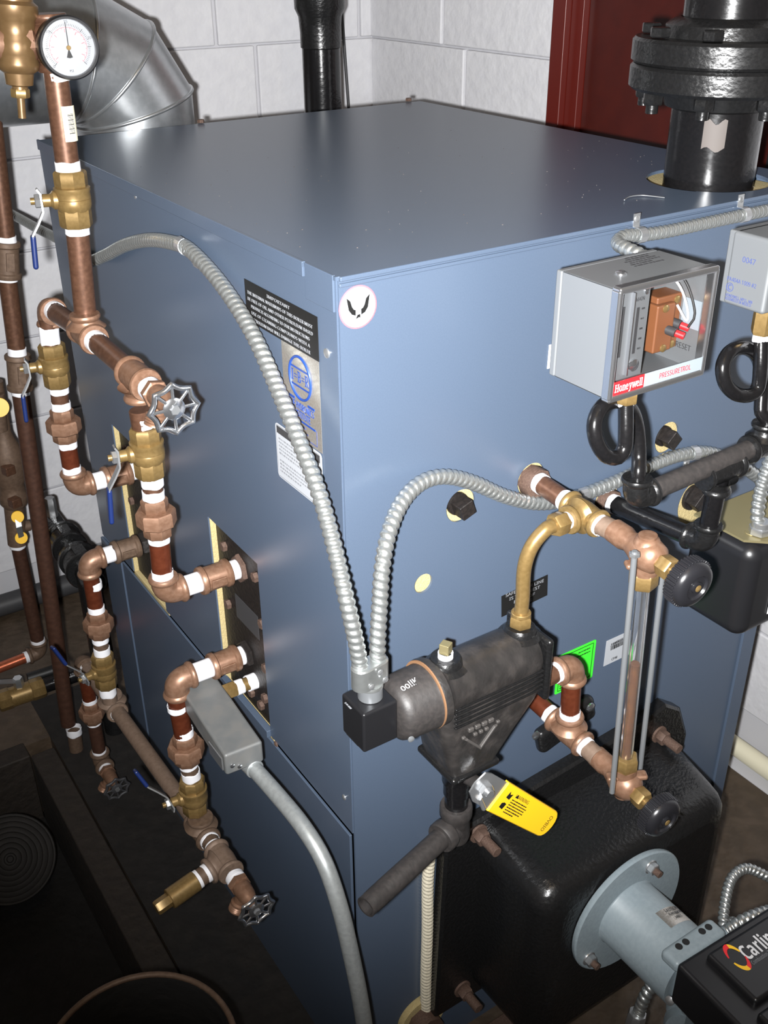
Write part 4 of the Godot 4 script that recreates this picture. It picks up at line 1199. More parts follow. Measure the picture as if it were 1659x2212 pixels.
	pipe(t, f1 - V(0, .0, 0), f1 - V(0, .25, 0), .024, M.castblack, "pipe_length")
	pipe(t, V(f1.x, 0, f1.z), V(f1.x, .15, f1.z), .022, M.castblack, "pipe_length")
	var lo := thing("floor_conduit", "dark conduit lying along the foot of the back wall", "pipe", V(-.2, 0, ZB + .05))
	pipe(lo, V(XL + .05, .03, ZB + .05), V(.3, .03, ZB + .05), .028, M.darkgrey, "pipe_length")

# ---------------------------------------------------------------- gauge and regulator, top left
func gauge_set() -> void:
	var c := Vector3(-0.0830, 1.4346, -0.4300)
	var m := Vector3(-0.0869, 1.4371, -0.4740)
	var t := thing("pressure_gauge", "round white pressure gauge with black rim at the top of the riser", "gauge", c)
	var d := V(-.1, .02, 1).normalized()
	var R := .0332
	var s := MB.new()
	s.lathe(fr(c - d * .022, d), [Vector2(0, 0), Vector2(R * .9, 0), Vector2(R * .96, .003), Vector2(R * .96, .018), Vector2(R, .019), Vector2(R, .0285), Vector2(R * .95, .031), Vector2(R * .885, .031), Vector2(R * .87, .027), Vector2(R * .87, .0245)], 56)
	obj("gauge_case", s, M.blackplastic, t)
	var f := fr(c, d)
	var up := (Vector3.UP - d * d.y).normalized(); var rt := up.cross(d).normalized()
	disc(t, "dial", c + d * .0005, d, R * .88, .001, M.dial, "", 56)
	var ticks := MB.new(); var red := MB.new()
	for i in 61:
		var a := deg_to_rad(225.0 - 4.5 * i)
		var u := rt * cos(a) + up * sin(a)
		var big := i % 10 == 0
		ticks.box(at(c + d * .0017 + u * R * .70, u, d.cross(u)), V(R * (.12 if big else .07), R * (.018 if big else .009), .0003))
		if i % 3 == 0: red.box(at(c + d * .0017 + u * R * .6, u, d.cross(u)), V(R * .06, R * .012, .0003))
		if i % 9 == 2: red.box(at(c + d * .0017 + u * R * .52, u, d.cross(u)), V(R * .11, R * .018, .0003))
	var arc := PackedVector3Array()
	for i in 41:
		var a := deg_to_rad(225.0 - 270.0 * i / 40)
		arc.append(c + d * .0016 + (rt * cos(a) + up * sin(a)) * R * .62)
	red.sweep(arc, R * .006, 5)
	obj("dial_marks", ticks, M.graphite, t); obj("red_scale", red, M.pink, t)
	for k in 5:
		var a: float = deg_to_rad([225.0, 198.0, 140.0, 88.0, 20.0][k])
		words("dial_figure", ["0", "5", "10", "15", "20"][k], c + d * .0017 + (rt * cos(a) + up * sin(a)) * R * .79, rt, up, R * .085, M.graphite, t)
	words("dial_figure", "PSI", c + d * .0017 - up * R * .72, rt, up, R * .07, M.graphite, t)
	s = MB.new()
	s.plate(at(c + d * .002, rt, up), PackedVector2Array([Vector2(-R * .012, -R * .05), Vector2(-R * .1, -R * .3), Vector2(0, -R * .325), Vector2(R * .1, -R * .3), Vector2(R * .012, -R * .05), Vector2(R * .02, R * .3), Vector2(R * .012, R * .78), Vector2(-R * .004, R * .78)]), .0006)
	obj("needle", s, M.black, t)
	disc(t, "needle_hub", c + d * .002, d, R * .075, .002, M.brass)
	var gl := MB.new()
	gl.lathe(fr(c + d * .0055, d), [Vector2(0, 0), Vector2(R * .87, 0), Vector2(R * .87, .001), Vector2(0, .001)], 48)
	obj("gauge_glass", gl, M.glass, t)
	pipe(t, c - d * .02, V(m.x, c.y, m.z), .007, M.brass, "gauge_stem")
	# pressure regulator to the left of the gauge
	t = thing("pressure_regulator", "bronze pressure regulator with hexagon neck left of the gauge", "regulator", Vector3(-0.1293, 1.4259, -0.4740))
	var ax := Vector3(-0.1293, 1.4115, -0.4740); var au := (Vector3(-0.1234, 1.4727, -0.4740) - ax).normalized()
	tee(t, m, Vector3(-0.0007, 0.0283, 0.0000), V(-1, .0, 0), .0145, M.redbrass, .03)
	pipe(t, m + V(-.025, 0, 0), m + V(-.062, 0, 0), .0135, M.redbrass)
	tape(t, m + V(-.028, .0, 0), m + V(-.036, .0, 0), .0135)
	hexnut(t, m + V(-.024, .002, 0), m + V(-.036, .002, 0), .023, 8, M.bronze, "union_nut")
	s = MB.new()
	s.lathe(fr(ax, au), [Vector2(0, -.052), Vector2(.0045, -.052), Vector2(.0045, -.026), Vector2(.009, -.024), Vector2(.009, -.018), Vector2(.015, -.016), Vector2(.0165, -.004), Vector2(.022, .0), Vector2(.0235, .006), Vector2(.022, .012), Vector2(.024, .016), Vector2(.024, .03), Vector2(.021, .036), Vector2(.022, .05), Vector2(.026, .056), Vector2(.026, .066), Vector2(.021, .07), Vector2(.021, .16), Vector2(0, .16)], 32)
	obj("regulator_body", s, M.regbronze, t)
	hexnut(t, ax - au * .03, ax - au * .02, .0105, 6, M.brass, "lock_nut")
	s = MB.new()
	s.lathe(fr(m + V(-.034, .002, 0), Vector3.LEFT), [Vector2(0, 0), Vector2(.017, 0), Vector2(.016, .01), Vector2(.016, .03), Vector2(0, .03)], 28)
	obj("inlet_neck", s, M.bronze, t)

# ---------------------------------------------------------------- low water cut-off and gauge glass on the front
func low_water_cutoff() -> void:
	var zc := .088; var yc := .812; var B := Vector3.BACK; var U := Vector3.UP; var X := Vector3.RIGHT
	var t := thing("low_water_cutoff", "black cast iron float chamber with raised arrow emblem on the boiler front", "control", V(.1, .7, zc))
	var R := .035
	# round float chamber lying along x
	var s := MB.new()
	s.lathe(fr(V(.047, yc, zc), X), [Vector2(0, 0), Vector2(R * 1.1, 0), Vector2(R * 1.12, .002), Vector2(R * 1.12, .009), Vector2(R * 1.04, .012), Vector2(R, .016), Vector2(R, .124), Vector2(R * .97, .134), Vector2(R * .88, .142), Vector2(0, .145)], 40)
	# skirt that narrows to the drain
	var rings := []
	for q in [[.81, .054, .189, .0345], [.79, .052, .190, .0345], [.772, .051, .189, .0345], [.764, .051, .184, .0342], [.735, .056, .156, .0338], [.702, .063, .126, .0335]]:
		var ring := PackedVector3Array()
		var hx: float = (q[2] - q[1]) * .5; var mx: float = (q[2] + q[1]) * .5
		for i in 48:
			var a := TAU * i / 48
			var ca := cos(a); var sa := sin(a)
			ring.append(V(mx + hx * signf(ca) * pow(absf(ca), .28), q[0], zc + q[3] * signf(sa) * pow(absf(sa), .28)))
		rings.append(ring)
	s.skin(rings)
	obj("float_chamber", s, M.dustcast, t)
	s = MB.new()
	s.rbox(at(V(.0945, .699, zc)), V(.069, .009, .073), .004, 2)
	obj("bottom_rim", s, M.castblack, t)
	s = MB.new()
	s.lathe(fr(V(.0945, .64, zc), U), [Vector2(0, 0), Vector2(.0165, 0), Vector2(.0165, .018), Vector2(.0185, .02), Vector2(.0185, .03), Vector2(.024, .04), Vector2(.03, .056), Vector2(0, .057)], 24)
	obj("drain_neck", s, M.blacksteel, t)
	for k in 5:
		s = MB.new()
		s.rbox(at(V(.124, .806 - k * .0065, zc + .0345)), V(.126, .0026, .0042), .001, 2)
		obj("side_rib", s, M.castblack, t)
	s = MB.new()
	s.rbox(at(V(.196, .801, zc - .003)), V(.009, .086, .078), .009, 3)
	obj("end_flange", s, M.castblack, t)
	# raised arrow emblem on the front
	s = MB.new()
	var ec := V(.098, .752, zc + .0325)
	s.plate(at(ec, X, U), PackedVector2Array([Vector2(-.0235, .006), Vector2(-.019, .006), Vector2(.0, -.0145), Vector2(.019, .006), Vector2(.0235, .006), Vector2(.0, -.0195)]), .0045, .0008)
	for k in 4: s.rbox(at(ec + V(-.0145 + .0095 * k, .0165, .0028)), V(.0075, .0055, .004), .0015, 2)
	for k in 3: s.rbox(at(ec + V(-.008 + .008 * k, .007, .0028)), V(.0055, .0045, .004), .0015, 2)
	for sg in [-1.0, 1.0]: s.rbox(at(ec + V(.0245 * sg, .0095, .0028)), V(.005, .004, .004), .0015, 2)
	obj("arrow_emblem", s, M.emblem, t)
	var px: float = .072; var bx: float = .178; var by := yc + R + .004
	for q in [bx, px]:
		s = MB.new()
		s.lathe(fr(V(q, yc + R - .007, zc), U), [Vector2(.026, 0), Vector2(.0195, .004), Vector2(.018, .010), Vector2(.0165, .012), Vector2(0, .012)], 24)
		obj("top_boss", s, M.castblack, t)
	tape(t, V(px, by, zc), V(px, by + .008, zc), .0082)
	s = MB.new(); s.box(Transform3D(Basis(U, .5), V(px, by + .013, zc)), V(.0115, .013, .0115), .001)
	obj("square_plug", s, M.goldtop, t, "small brass square plug")
	# round switch cover with a tan gasket, and the square junction box
	disc(t, "gasket", V(.0445, yc, zc), X, R * 1.13, .0026, M.gasket, "tan gasket ring", 44)
	s = MB.new()
	s.lathe(fr(V(-.003, yc - .002, zc), X), [Vector2(0, 0), Vector2(R * .8, 0), Vector2(R * .98, .005), Vector2(R * 1.05, .013), Vector2(R * 1.07, .045), Vector2(R * 1.09, .048), Vector2(0, .048)], 40)
	obj("switch_cover", s, M.dustyblack, t)
	words("lettering", "oo!!K", V(.0165, yc + R * 1.045 - .003, zc + .0105), V(1, 0, -.1), V(0, .35, -1), .0075, M.white, t)
	screw(t, V(.003, yc - .018, zc + .034), V(-.2, 0, 1), .0038, M.greymetal, "cover_screw")
	var jb := V(-.0255, .8135, .0857)
	s = MB.new()
	s.rbox(at(jb), V(.0435, .052, .0435), .003, 3)
	obj("junction_box", s, M.blackplastic, t)
	s = MB.new()
	s.rbox(at(jb + V(-.006, -.026, -.006)), V(.028, .008, .028), .003, 2)
	obj("box_foot", s, M.blackplastic, t)
	bars(t, jb + V(-.0205, .0262, .01), V(0, 0, -1), V(-1, 0, 0), [[.004, .016, -.006]], .0024, M.inkgrey)
	# double conduit connector on the box
	var cc := jb + V(0.001, .026, 0)
	var k := thing("conduit_connector", "zinc two-hose conduit connector on top of the black junction box", "connector", cc)
	pipe(k, cc, cc + U * .016, .0135, M.greymetal, "thread_ring")
	disc(k, "lock_ring", cc + U * .015, U, .0142, .004, M.flex)
	s = MB.new(); var prof := PackedVector2Array()
	for q in 24:
		var a := TAU * q / 24
		prof.append(Vector2(signf(cos(a)) * .0095 + cos(a) * .0125, sin(a) * .0128 * (1.0 - .12 * absf(sin(a)))))
	var cx := V(1, 0, -.12).normalized()
	s.plate(Transform3D(Basis(cx, V(cx.z, 0, -cx.x), U), cc + U * .019), prof, .026, .0015)
	obj("clamp_body", s, M.flex, k)
	for q in [V(.005, .038, .0125), V(.011, .026, .0125), V(-.006, .024, .0128)]:
		screw(k, cc + q, B, .0034, M.zinc, "clamp_screw")
	# upper cross connection: nipple, tee, gauge valve
	var g := "gauge glass piping"
	var n0 := Vector3(0.2609, 0.9799, 0.0000); var t1 := Vector3(0.2573, 0.9753, 0.0930); var gv := Vector3(0.2579, 0.9719, 0.1870)
	t = thing("upper_gauge_pipe", "brown nipple and brass tee feeding the top of the gauge glass", "pipework", n0, g)
	pipe(t, n0, t1, .0118, M.redbrass)
	var dz := (t1 - n0).normalized()
	tape(t, n0 + dz * .012, n0 + dz * .021, .0118)
	tape(t, t1 - dz * .036, t1 - dz * .026, .0118)
	tee(t, t1, dz, V(-1, .02, .05), .0112, M.brass, .026)
	tape(t, t1 + dz * .025, t1 + dz * .03, .0118)
	pipe(t, t1 + dz * .02, gv - dz * .045, .0118, M.dusty)
	var bd := V(-1, .02, .05).normalized()
	tape(t, t1 + bd * .026, t1 + bd * .031, .0095)
	hexnut(t, t1 + bd * .031, t1 + bd * .049, .0135, 6, M.brass, "compression_nut")
	# bent brass tube down to the chamber
	by = yc + R + .005
	t = thing("brass_tube", "bent brass tube between the brass tee and the black float chamber", "tube", V(bx, by, zc), g)
	var q0 := t1 + bd * .046
	s = MB.new(); s.sweep(path([q0, q0 + bd * .012, Vector3(0.1829, 0.9594, 0.0930), Vector3(0.1755, 0.9329, 0.0910), Vector3(0.1777, 0.8911, 0.0890), V(bx, by + .018, zc)], .004), .0082, 18)
	obj("tube_length", s, M.brass, t)
	hexnut(t, V(bx, by, zc), V(bx, by + .014, zc), .0135, 6, M.brass, "bottom_nut")
	pipe(t, V(bx, by + .014, zc), V(bx, by + .019, zc), .0115, M.brass, "nut_ring")
	# gauge glass set
	var lv := Vector3(0.2701, 0.6443, 0.1900)
	t = thing("gauge_glass", "tall glass water gauge half full of rusty water with two guard rods", "gauge", lv, "")
	var ax := (gv - lv).normalized()
	for w in 2:
		var c: Vector3 = [gv, lv][w]; var sg: float = [-1.0, 1.0][w]
		s = MB.new()
		var body := fr(c - dz * .05, dz)
		s.lathe(body, [Vector2(0, 0), Vector2(.0135, 0), Vector2(.0138, .018), Vector2(.0115, .026), Vector2(.014, .034), Vector2(.0185, .045), Vector2(.019, .055), Vector2(.0165, .066), Vector2(.0105, .072), Vector2(0, .074)], 28)
		s.lathe(fr(c, ax * sg), [Vector2(0, 0), Vector2(.0155, .006), Vector2(.0145, .018), Vector2(.0145, .024), Vector2(0, .024)], 24)
		s.lathe(fr(c, -ax * sg), [Vector2(0, 0), Vector2(.0165, .008), Vector2(.0125, .0175), Vector2(.010, .019), Vector2(.010, .022), Vector2(.008, .0225), Vector2(0, .0225)], 24)
		s.rbox(at(c + ax * sg * .012 + V(0, 0, .004), V(1, 0, .55), U), V(.05, .007, .014), .0033, 2)
		obj("valve_body", s, M.bronze, t)
		hexnut(t, c + ax * sg * .022, c + ax * sg * .042, .0155, 6, M.brass, "packing_nut")
		hexnut(t, c + dz * .022, c + dz * .038, .0125, 6, M.brass, "packing_nut")
		pipe(t, c + dz * .036, c + dz * .06, .0055, M.brass, "valve_stem")
		# black fluted knob
		s = MB.new()
		var kc := c + dz * .05; var kf := fr(kc, dz)
		s.lathe(kf, [Vector2(0, 0), Vector2(.0225, 0), Vector2(.0255, .003), Vector2(.0257, .015), Vector2(.0235, .0205), Vector2(.019, .023), Vector2(.014, .0235), Vector2(.0125, .021), Vector2(.009, .0205), Vector2(.0065, .021), Vector2(.0065, .024), Vector2(0, .0245)], 40)
		for i in 40:
			var a := TAU * i / 40
			var u := kf.basis * V(cos(a), 0, sin(a))
			s.box(at(kc + u * .0258 + dz * .009, u, dz), V(.0034, .0125, .0021), .0005)
		obj("fluted_knob", s, M.bakelite, t)
		screw(t, kc + dz * .0235, dz, .004, M.brass, "knob_screw")
	var g0 := lv + ax * .03; var g1 := gv - ax * .03
	s = MB.new(); var GL := g0.distance_to(g1)
	s.lathe(fr(g0, ax), [Vector2(.0058, 0), Vector2(.008, 0), Vector2(.008, GL), Vector2(.0058, GL), Vector2(.0058, 0)], 28)
	obj("glass_tube", s, M.tubeglass, t, "clear glass tube")
	var wl: float = .565
	s = MB.new()
	s.lathe(fr(g0, ax), [Vector2(0, 0), Vector2(.0057, 0), Vector2(.0057, GL * wl), Vector2(0, GL * wl)], 24)
	obj("gauge_water", s, M.rustwater, t, "rust-coloured water")
	for q in [[Vector3(0.2253, 0.9836, 0.2000), Vector3(0.2343, 0.6579, 0.2050)], [Vector3(0.3034, 0.9274, 0.1750), Vector3(0.3121, 0.6300, 0.1780)]]:
		pipe(t, q[1], q[0] + ax * .008, .0032, M.greymetal, "guard_rod")
		hexnut(t, q[0] + ax * .002, q[0] + ax * .006, .006, 6, M.zinc, "rod_nut")
	# lower cross connection
	var t2 := Vector3(0.2670, 0.6554, 0.0950); var n2 := t2 - (lv - t2).normalized() * .105
	t = thing("lower_gauge_pipe", "red brass tee and nipples feeding the foot of the gauge glass", "pipework", t2, g)
	var d2 := (lv - t2).normalized()
	pipe(t, n2, t2, .0122, M.redpipe)
	tape(t, t2 - d2 * .038, t2 - d2 * .026, .0122)
	var e5 := Vector3(0.2614, 0.7639, 0.0950); var ru := (e5 - t2).normalized()
	tee(t, t2, d2, ru, .0122, M.bronze, .0275)
	tape(t, t2 + d2 * .026, t2 + d2 * .034, .0122)
	pipe(t, t2 + d2 * .02, lv - d2 * .045, .0122, M.dusty)
	pipe(t, t2 + ru * .02, e5, .0122, M.redpipe)
	tape(t, t2 + ru * .027, t2 + ru * .036, .0125)
	elbow(t, e5, -X, -ru, .0122, M.bronze, .025)
	tape(t, e5 - ru * .024, e5 - ru * .028, .0122)
	pipe(t, e5, e5 - X * .065, .0122, M.redbrass)
	tape(t, e5 - X * .023, e5 - X * .031, .0122)
	# blow-down valve, its yellow lever and the outlet pipe
	var v0 := V(.0945, .632, zc)
	t = thing("blowdown_valve", "black blow-down valve with broad yellow lever under the float chamber", "valve", v0)
	s = MB.new()
	s.lathe(fr(V(.0945, .565, zc), U), [Vector2(0, 0), Vector2(.0165, .0), Vector2(.0182, .006), Vector2(.0175, .036), Vector2(.0202, .04), Vector2(.0202, .052), Vector2(.019, .055), Vector2(.0145, .055), Vector2(.0145, .05), Vector2(0, .05)], 28)
	obj("valve_body", s, M.dustyblack, t)
	pipe(t, V(.0945, .60, zc), V(.0945, .66, zc), .0145, M.blacksteel, "valve_neck")
	var od := (Vector3(-0.0636, 0.5850, 0.1304) - V(.0945, .585, zc)).normalized()
	var o0 := V(.0945, .585, zc)
	s = MB.new(); _collar(s, o0, od, .014, .03, .0195)
	s.lathe(fr(o0, od), [Vector2(0, 0), Vector2(.0165, 0), Vector2(.0165, .02), Vector2(0, .02)], 24)
	obj("side_outlet", s, M.dustyblack, t)
	var od1: Vector3 = Vector3(-0.0636, 0.5850, 0.1304)
	s = MB.new(); var OL := o0.distance_to(od1)
	s.lathe(fr(o0 + od * .02, od), [Vector2(0, 0), Vector2(.0132, 0), Vector2(.0132, OL - .05), Vector2(.0127, OL - .048), Vector2(.0132, OL - .046), Vector2(.0127, OL - .044), Vector2(.0132, OL - .042), Vector2(.0127, OL - .04), Vector2(.0132, OL - .038), Vector2(.0127, OL - .036), Vector2(.0132, OL - .034), Vector2(.0126, OL - .032), Vector2(.0130, OL - .03), Vector2(.0124, OL - .028), Vector2(.0127, OL - .02), Vector2(.0103, OL - .02), Vector2(.0103, OL - .05), Vector2(0, OL - .05)], 28)
	obj("outlet_pipe", s, M.dustyblack, t)
	# lever
	var p0 := V(.098, .668, zc + .03); var h0 := Vector3(0.0966, 0.6834, 0.1350); var h1 := Vector3(0.1902, 0.5843, 0.1450)
	pipe(t, V(.0945, .672, zc), h0 - V(0, 0, .006), .008, M.dustyblack, "valve_stem")
	var hd := (h1 - h0).normalized(); var hn := V(-.25, .25, 1).normalized(); hn = (hn - hd * hn.dot(hd)).normalized()
	var hw := hn.cross(hd).normalized()
	s = MB.new()
	s.plate(Transform3D(Basis(hd, hw, hn), h0), PackedVector2Array([Vector2(-.018, -.012), Vector2(-.02, 0), Vector2(-.016, .017), Vector2(-.006, .0195), Vector2(.05, .0195), Vector2(.05, -.0195), Vector2(-.004, -.0195)]), .0025)
	obj("lever_plate", s, M.zinc, t)
	s = MB.new(); var yl := h0.distance_to(h1) + .012
	var poly := PackedVector2Array([Vector2(.026, .021), Vector2(.026, -.021)])
	for i in 9:
		var a := -PI * .5 + PI * i / 8
		poly.append(Vector2(yl - .012 + cos(a) * .012, sin(a) * .019))
	s.plate(Transform3D(Basis(hd, hw, hn), h0 - hn * .0015), poly, .006, .0012)
	var gr := obj("lever_sleeve", s, M.yellow, t, "yellow plastic lever sleeve with black print")
	var pr := h0 + hn * .0045
	words("lettering", "WARNING", pr + hd * .066 + hw * .011, hd, hw, .0045, M.black, gr)
	bars(gr, pr + hd * .05 + hw * .009, hd, hw, [[0, .032, .004], [0, .034, .0075], [0, .033, .011], [0, .034, .0145], [0, .03, .018], [0, .02, .0215]], .0016, M.black)
	s = MB.new()
	s.plate(Transform3D(Basis(hd, hw, hn), pr + hd * .055 + hw * .011), PackedVector2Array([Vector2(-.003, -.002), Vector2(.003, -.002), Vector2(0, .003)]), .0003)
	s.plate(Transform3D(Basis(hd, hw, hn), pr + hd * .042 + hw * .008), PackedVector2Array([Vector2(-.004, -.004), Vector2(.003, -.005), Vector2(.004, .003), Vector2(0, .001), Vector2(-.003, .005)]), .0003)
	s.plate(Transform3D(Basis(hd, hw, hn), pr + hd * .042 - hw * .006), PackedVector2Array([Vector2(-.004, -.004), Vector2(.003, -.005), Vector2(.004, .003), Vector2(0, .004), Vector2(-.004, .002)]), .0003)
	obj("warning_marks", s, M.black, gr)
	words("lettering", "OVBIO", h0 + hn * .0045 + hd * (yl - .014), -hw, hd, .0055, M.black, gr)
	hexnut(t, h0 + hn * .002, h0 + hn * .009, .0095, 6, M.zinc, "lever_nut")
	pipe(t, h0 + hn * .006, h0 + hn * .014, .0055, M.zinc, "stem_end")
	pipe(t, h0 - hw * .012 + hn * .004, h0 - hw * .02 + hd * .016 + hn * .006, .003, M.zinc, "stop_pin")

# ---------------------------------------------------------------- pressure controls, syphons, aquastats
func controls() -> void:
	var X := Vector3.RIGHT; var U := Vector3.UP; var B := Vector3.BACK
	var zs := .156; var rp := .0112
	# black manifold
	var h := Vector3(0.3902, 0.9090, 0.0000); var e := Vector3(0.4025, 0.9173, 0.1500); var tt := Vector3(0.3989, 1.0164, 0.1560); var le := Vector3(0.2653, 1.0217, 0.1560); var re := Vector3(0.4675, 1.0306, 0.1560)
	var t := thing("black_manifold", "black iron pipe manifold carrying the two looped syphon tubes", "pipework", h)
	pipe(t, h, e, rp * 1.05, M.blacksteel, "pipe_length")
	tape(t, h + (e - h).normalized() * .008, h + (e - h).normalized() * .016, rp * 1.05)
	elbow(t, e, h - e, U, rp, M.castblack, .026)
	pipe(t, e, tt, rp, M.blacksteel, "pipe_length")
	tee(t, tt, re - le, e - tt, rp, M.castblack, .029)
	pipe(t, le, re, rp, M.dustyblack, "pipe_length")
	elbow(t, le, re - le, U, rp, M.castblack, .024)
	tee(t, re, re - le, U, rp, M.castblack, .026)
	pipe(t, re, re + (re - le).normalized() * .1, rp, M.dustyblack, "pipe_length")
	# syphons
	var gp := "looped black syphon tubes"
	var box_b := Vector3(0.2340, 1.1414, 0.1560)
	syphon("syphon_tube", "looped black syphon tube under the clear-fronted pressure control", [box_b + U * .012, box_b, Vector3(0.2304, 1.1114, 0.1640), Vector3(0.2292, 1.0933, 0.1660), Vector3(0.2208, 1.0853, 0.1660), Vector3(0.2056, 1.0913, 0.1640), Vector3(0.1947, 1.1093, 0.1600), Vector3(0.1954, 1.1270, 0.1550), Vector3(0.2098, 1.1378, 0.1500), Vector3(0.2333, 1.1361, 0.1460), Vector3(0.2577, 1.1197, 0.1420), Vector3(0.2707, 1.0952, 0.1420), Vector3(0.2720, 1.0654, 0.1480), le + U * .03, le + U * .008], gp)
	var bb := Vector3(0.4294, 1.1673, 0.1560)
	syphon("syphon_tube", "looped black syphon tube under the grey control at the right edge", [bb + U * .012, bb, Vector3(0.4260, 1.1367, 0.1640), Vector3(0.4254, 1.1120, 0.1660), Vector3(0.4125, 1.1065, 0.1660), Vector3(0.3911, 1.1130, 0.1640), Vector3(0.3763, 1.1282, 0.1600), Vector3(0.3752, 1.1460, 0.1550), Vector3(0.3916, 1.1563, 0.1500), Vector3(0.4210, 1.1521, 0.1460), Vector3(0.4505, 1.1324, 0.1420), Vector3(0.4654, 1.0990, 0.1420), Vector3(0.4617, 1.0690, 0.1500), re + U * .03, re + U * .008], gp)
	# clear-fronted pressure control
	var x0 := .201; var x1 := .331; var y0 := 1.150; var y1 := 1.2585; var z0 := .088; var z1 := .164
	t = thing("pressure_control", "grey pressure control box with clear cover and red HONEYWELL-style strip", "control", V((x0 + x1) * .5, y0, (z0 + z1) * .5))
	t.set_meta("label", "grey pressure control box with clear front showing brown terminals inside")
	slab(t, "left_cheek", V(x0, y0, z0), V(x0 + .002, y1, z1 - .004), M.greymetal, .0008)
	slab(t, "base_plate", V(x0 - .0015, y0, z0 - .008), V(x1, y1, z0), M.greymetal, .002)
	slab(t, "right_cheek", V(x1 - .002, y0, z0), V(x1, y1, z1 - .004), M.greymetal, .0008)
	slab(t, "box_top", V(x0, y1 - .002, z0), V(x1, y1, z1 - .004), M.greymetal, .0008)
	slab(t, "box_floor", V(x0, y0, z0), V(x1, y0 + .002, z1 - .004), M.greymetal, .0008)
	var s := MB.new()
	for q in [[V((x0 + x1) * .5, y1 - .001, z1 - .003), V(x1 - x0 + .003, .007, .012)], [V((x0 + x1) * .5, y0 + .001, z1 - .003), V(x1 - x0 + .003, .007, .012)], [V(x0 + .001, (y0 + y1) * .5, z1 - .003), V(.006, y1 - y0, .012)], [V(x1 - .001, (y0 + y1) * .5, z1 - .003), V(.006, y1 - y0, .012)]]:
		s.rbox(at(q[0]), q[1], .0025, 2)
	obj("cover_frame", s, M.chrome, t, "silver rim of the clear cover")
	slab(t, "clear_cover", V(x0 + .003, y0 + .003, z1 + .0005), V(x1 - .003, y1 - .003, z1 + .0017), M.glass)
	screw(t, V(x0 + .037, y1, z0 + .04), U, .006, M.chrome, "top_screw")
	bars(t, V(x0 + .066, y1 + .0001, z0 + .024), X, V(0, 0, -1), [[0, .03, 0], [0, .04, .005], [.004, .045, -.005], [.002, .044, -.01], [.008, .04, -.015], [.012, .044, -.02]], .0028, M.graphite)
	# scale plate with slots
	var sp := slab(t, "scale_plate", V(x0 + .010, y0 + .012, z1 - .014), V(x0 + .054, y1 - .005, z1 - .012), M.greymetal, .0005)
	slab(sp, "scale_slot", V(x0 + .016, y0 + .036, z1 - .0121), V(x0 + .022, y0 + .086, z1 - .0115), M.graphite)
	slab(sp, "scale_slot", V(x0 + .038, y0 + .036, z1 - .0121), V(x0 + .0415, y0 + .082, z1 - .0115), M.graphite)
	slab(sp, "scale_fold", V(x0 + .030, y0 + .016, z1 - .012), V(x0 + .0313, y1 - .01, z1 - .008), M.chrome)
	bars(sp, V(x0 + .0445, y0 + .08, z1 - .0119), X, U, [[0, .004, 0], [0, .004, .01], [0, .004, .02], [0, .004, .03], [0, .004, .04]], .002, M.graphite)
	screw(sp, V(x0 + .0415, y0 + .024, z1 - .012), B, .0065, M.chrome, "adjusting_screw")
	screw(sp, V(x0 + .049, y1 - .012, z1 - .012), B, .0035, M.chrome, "plate_screw")
	words("lettering", "MAIN", V(x0 + .041, y0 + .09, z1 - .0118), X, U, .0035, M.graphite, sp)
	# brown switch block with gold screws and red-tipped terminals
	s = MB.new()
	s.rbox(at(V(.312, 1.196, .116)), V(.036, .058, .024), .002, 2)
	s.rbox(at(V(.302, 1.194, .126)), V(.026, .05, .016), .002, 2)
	var sw := obj("switch_block", s, M.terminal, t, "brown switch block")
	for q in [V(.300, 1.215, .134), V(.322, 1.219, .128), V(.303, 1.173, .134), V(.322, 1.172, .128)]:
		screw(sw, q, B, .0042, M.brass, "gold_screw")
	for q in [V(.306, 1.192, .134), V(.3165, 1.197, .13)]:
		pipe(sw, q - B * .004, q + V(.004, -.002, .008), .0048, M.graphite, "terminal_post")
		pipe(sw, q + V(.004, -.002, .008), q + V(.008, -.004, .016), .0036, M.red, "red_tip")
	s = MB.new()
	s.sweep(path([V(.312, y1 - .004, .11), V(.321, y1 - .018, .135), V(.325, 1.21, .15), V(.321, 1.195, .147)], .004), .0013, 8)
	obj("black_wire", s, M.black, t)
	s = MB.new()
	s.sweep(path([V(.305, y1 - .004, .11), V(.312, y1 - .02, .135), V(.324, 1.214, .14), V(.324, 1.2, .142), V(.316, 1.216, .134)], .004), .0013, 8)
	obj("white_wire", s, M.white, t)
	var pa := Vector3(0.3286, 1.2216, 0.1307); var pb := Vector3(0.3286, 1.2239, 0.1578); var pc := Vector3(0.3286, 1.1919, 0.1372)
	slab(t, "paper_card", V(.3284, pc.y, pa.z), V(.329, pa.y, minf(pb.z, z1 - .01)), M.palestrip)
	words("lettering", "RESET", Vector3(0.3285, 1.1709, 0.1379), B, U, .0055, M.graphite, t)
	# red and pale strips under the clear cover
	slab(t, "red_strip", V(x0 + .003, y0 + .005, z1 + .0018), V(x0 + .044, y0 + .0185, z1 + .0024), M.red)
	slab(t, "pale_strip", V(x0 + .044, y0 + .005, z1 + .0018), V(x1 - .004, y0 + .0185, z1 + .0024), M.palestrip)
	words("lettering", "Honeywell", V(x0 + .0235, y0 + .0115, z1 + .0025), X, U, .0075, M.white, t, true, .037)
	words("lettering", "PRESSURETROL", V(x0 + .087, y0 + .0115, z1 + .0025), X, U, .0052, M.inkred, t, false, .044)
	hexnut(t, V(box_b.x, y0 - .012, box_b.z), V(box_b.x, y0, box_b.z), .0115, 6, M.brass, "inlet_hex")
	# second control at the picture's right edge
	var c := Vector3(0.4050, 1.1977, 0.1201); var d := Vector3(0.4050, 1.2742, 0.1076); var ee := Vector3(0.4050, 1.1942, 0.1683)
